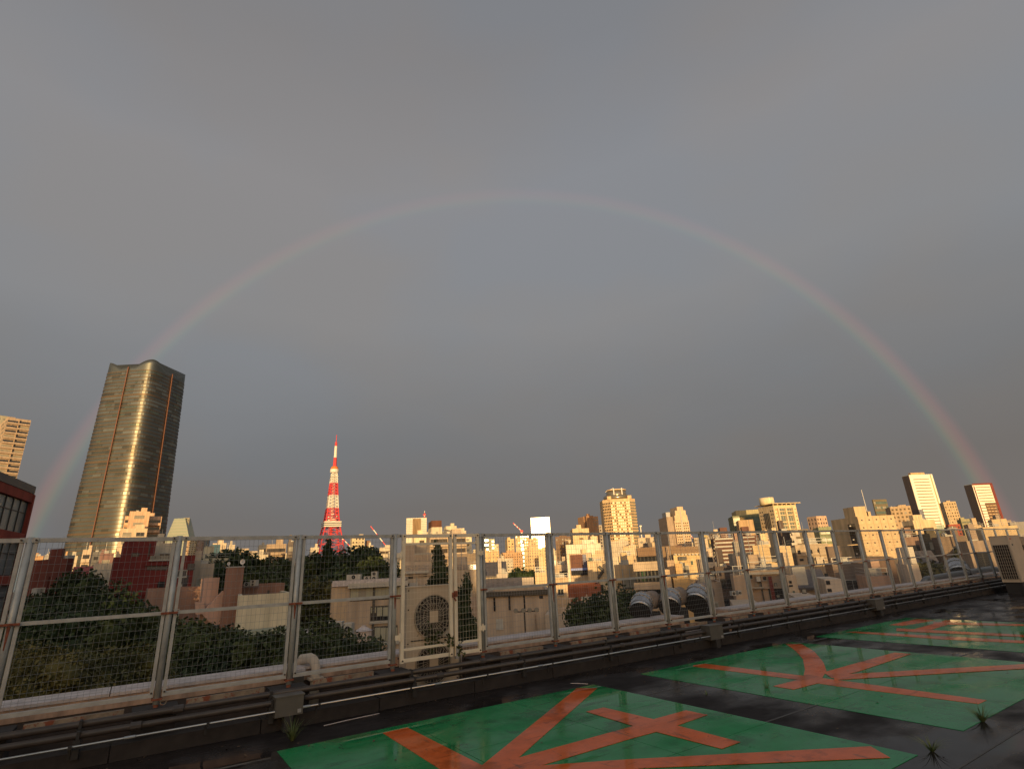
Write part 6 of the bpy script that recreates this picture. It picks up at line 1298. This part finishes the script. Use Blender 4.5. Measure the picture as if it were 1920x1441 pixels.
# ------------------------------------------------------------------ the rest of the city, only where it can be seen
def infill():
    KEEP0 = list(KEEP)
    rg = random.Random(2024); rows = [58, 72, 88, 104, 120, 140, 172, 210, 255, 310, 380, 470, 580, 720, 900, 1150]
    pal = [(CREAM, 'cream'), (WHITE, 'white'), (BEIGE, 'beige'), (TAN, 'tan'), (GREY, 'grey'), (SAND, 'sand coloured'), (BROWN, 'brown'), (PINK, 'pinkish'), (ORNG, 'golden'), (DGREY, 'dark grey')]
    wts = [5, 4, 5, 3, 2, 4, 2, 2, 3, 1]; out = []
    for Y in rows:
        x = -1.0*Y
        while x < 1.12*Y:
            W = rg.uniform(.6, 1.25)*(6.5+.038*Y); gap = rg.choice((.5, 1.0, 2.0, 5))*(1+Y/400)
            h = rg.uniform(9, 20)+ (rg.random() < .3)*rg.uniform(4, 14) + (Y > 240)*rg.uniform(0, 12) + (Y > 500)*rg.uniform(0, 26)
            if Y < 70: h = rg.uniform(8, 14)
            px0, py0 = proj((x, Y, h)); px1, py1 = proj((x+W, Y, h)); yt = (py0+py1)/2
            c, cn = rg.choices(pal, wts)[0]; st_ = rg.random(); clu = rg.choice((1, 2, 3, 4)) if Y < 300 else 1
            a = x; x += W+gap
            if px1 < -20 or px0 > 1940: continue
            if Y < 100 and px0 < 760: continue
            if px0 < 300 and Y < 190: continue
            cols = [q for q in SKY_X if px0 <= q <= px1]
            if not cols or sum(yt < cover[q]-1.5 for q in cols) < max(1.5, len(cols)*.15): continue
            # keep the known skyline open
            sky_lim = np.interp((px0+px1)/2, [0, 60, 130, 300, 350, 420, 540, 600, 740, 760, 890, 950, 1050, 1130, 1200, 1330, 1380, 1500, 1600, 1700, 1800, 1900], [1046, 1044, 1043, 1036, 1030, 1034, 1032, 1030, 1028, 1015, 1018, 1034, 1030, 1010, 1012, 1006, 1006, 1010, 1000, 1000, 996, 982])
            if yt < sky_lim:
                yt = sky_lim + rg.uniform(0, 5)
            if any(k[4] > Y*.98 and min(px1, k[1])-max(px0, k[0]) > 2 and yt < k[3] for k in KEEP0): continue
            if any(k[4] < Y and k[4] > Y*.82 and min(px1, k[1])-max(px0, k[0]) > 2 for k in KEEP0): pass
            r = rg.uniform(-7, 9)
            SR = ('grid', rg.uniform(2.4, 4), rg.uniform(.35, .55), rg.uniform(.35, .5)) if st_ < .5 else ('balc', rg.uniform(3, 5)) if st_ < .72 else ('band', rg.uniform(.35, .5)) if st_ < .88 else ('tiles', 2.5, 3)
            kind = {'grid': 'windowed', 'balc': 'balconied', 'band': 'ribbon windowed', 'tiles': 'blank walled'}[SR[0]]
            o = bld('city_building', '', px0, px1, yt, Y, c, r, depth=min(14, 8+Y*.02), SR=SR, clut=clu)
            out.append((o[0], (px0+px1)/2, yt, Y, cn, kind))
    # labels from what can be pointed at: fence bay, height against the rails, neighbours
    bays = [(-100, 55, 'left of the first post'), (55, 337, 'in the first full bay from the left'), (337, 565, 'in the second full bay from the left'), (565, 742, 'in the bay just left of the gate'), (742, 842, 'behind the wide gate leaf'), (842, 900, 'behind the narrow gate leaf'), (900, 1030, 'in the first bay right of the gate'), (1030, 1140, 'in the second bay right of the gate'), (1140, 1232, 'in the third bay right of the gate'), (1232, 1313, 'in the fourth bay right of the gate'), (1313, 1385, 'in the fifth bay right of the gate'), (1385, 1451, 'below the cream hotel'), (1451, 1509, 'below and right of the hotel'), (1509, 1558, 'below the pinkish tower'), (1558, 1688, 'around the concrete block'), (1688, 1785, 'below the tall white tower'), (1785, 2400, 'near the far end of the fence')]
    groups = {}
    for root, x, y, Y, cn, kind in out:
        bay = next(b[2] for b in bays if b[0] <= x < b[1]); dist = 'nearby' if Y < 100 else 'mid distance' if Y < 260 else 'far'
        groups.setdefault((dist, cn, kind, bay), []).append((x, y, root))
    ordn = ['leftmost', 'second from left', 'third from left', 'fourth from left', 'fifth from left', 'sixth from left', 'seventh from left', 'eighth from left']
    for (dist, cn, kind, bay), L in groups.items():
        L.sort(key=lambda t: t[0])
        for i, (x, y, root) in enumerate(L):
            pre = '' if len(L) == 1 else (ordn[i]+' ' if i < len(L)-1 or len(L) > 8 else 'rightmost ')
            root['label'] = (pre+'%s %s %s building %s' % (dist, cn, kind, bay)).strip(); root['group'] = 'city buildings beyond the fence'
    return len(out)
print('infill', infill())

# ------------------------------------------------------------------ unseen buildings added behind the viewer to keep the roof in shade
def behind(x0, x1, y, h, lab):
    root = thing('unseen_shade_building', lab, 'building', (x0, y, 0)); W = x1-x0; MB().box(0, W, -14, 0, 0, ZC+h).build('wall', wallm(BEIGE), root)
    q = MB(); z = ZC+h-3
    while z > 4:
        for k in range(int(W/3.2)): q.box(1+k*3.2, 2.8+k*3.2, -.02, .06, z-1.5, z)
        z -= 3.3
    q.build('windows', [glass_d], root, kind='stuff')
behind(-125, -26, -120, 22.9, 'tall beige unseen building behind the viewer at left, added for shade')
behind(-25, -3.1, -120, 16.6, 'beige unseen building of middle height behind the viewer, added for shade')
behind(-3.0, 95, -120, 10.5, 'lower beige unseen building behind the viewer at right, added for shade')

# ------------------------------------------------------------------ rainbow
def rainbow():
    az, el, Rr = -0.01246440385, -0.06804056654, 20000.
    axis = Vector((math.sin(az)*math.cos(el), math.cos(az)*math.cos(el), math.sin(el))); sx = axis.cross(Vector((0, 0, 1))).normalized(); sy = sx.cross(axis).normalized()
    a0, a1, na, nt_ = 40.3, 43.0, 14, 128; vs = []; fs = []; uv = []
    for i in range(nt_+1):
        t = math.pi*(-.06+1.12*i/nt_)
        for j in range(na+1):
            a = R(a0+(a1-a0)*j/na); d = axis*math.cos(a)+(sx*math.cos(t)+sy*math.sin(t))*math.sin(a); vs.append(tuple(d*Rr)); uv.append((j/na, max(0, math.sin(t))))
    for i in range(nt_):
        for j in range(na): k = i*(na+1)+j; fs.append((k, k+1, k+na+2, k+na+1))
    me = bpy.data.meshes.new('rainbow'); me.from_pydata(vs, [], fs); ul = me.uv_layers.new(name='UVMap')
    for lp in me.loops: ul.data[lp.index].uv = uv[lp.vertex_index]
    m = bpy.data.materials.new('rainbow_light'); m.use_nodes = True; nt = m.node_tree; N = nt.nodes; L = nt.links; N.clear(); out = N.new('ShaderNodeOutputMaterial'); tr = N.new('ShaderNodeBsdfTransparent'); em = N.new('ShaderNodeEmission'); ad = N.new('ShaderNodeAddShader')
    u = N.new('ShaderNodeUVMap'); sp_ = N.new('ShaderNodeSeparateXYZ'); L.new(u.outputs[0], sp_.inputs[0]); cr = N.new('ShaderNodeValToRGB'); L.new(sp_.outputs[0], cr.inputs[0]); e = cr.color_ramp.elements
    e[0].position = 0; e[0].color = (0, 0, 0, 1); e[1].position = 1; e[1].color = (0, 0, 0, 1)
    for p, c in ((.16, (.03, .03, .07)), (.32, (.02, .12, .12)), (.43, (.16, .46, .22)), (.52, (.62, .56, .18)), (.62, (1, .42, .18)), (.76, (1, .18, .14)), (.90, (.32, .05, .07))): q = e.new(p); q.color = (*c, 1)
    st = N.new('ShaderNodeMapRange'); st.inputs['From Min'].default_value = 0; st.inputs['From Max'].default_value = 1; st.inputs['To Min'].default_value = .075; st.inputs['To Max'].default_value = .020
    L.new(sp_.outputs[1], st.inputs[0]); L.new(cr.outputs[0], em.inputs[0]); L.new(st.outputs[0], em.inputs[1]); L.new(tr.outputs[0], ad.inputs[0]); L.new(em.outputs[0], ad.inputs[1]); L.new(ad.outputs[0], out.inputs[0])
    me.materials.append(m); me.polygons.foreach_set('use_smooth', [True]*len(fs))
    o = link('rainbow', me, None, (0, 0, ZC)); o['label'] = 'faint wide rainbow arching across the whole grey sky over the city'; o['category'] = 'rainbow'
    o.visible_shadow = True
rainbow()
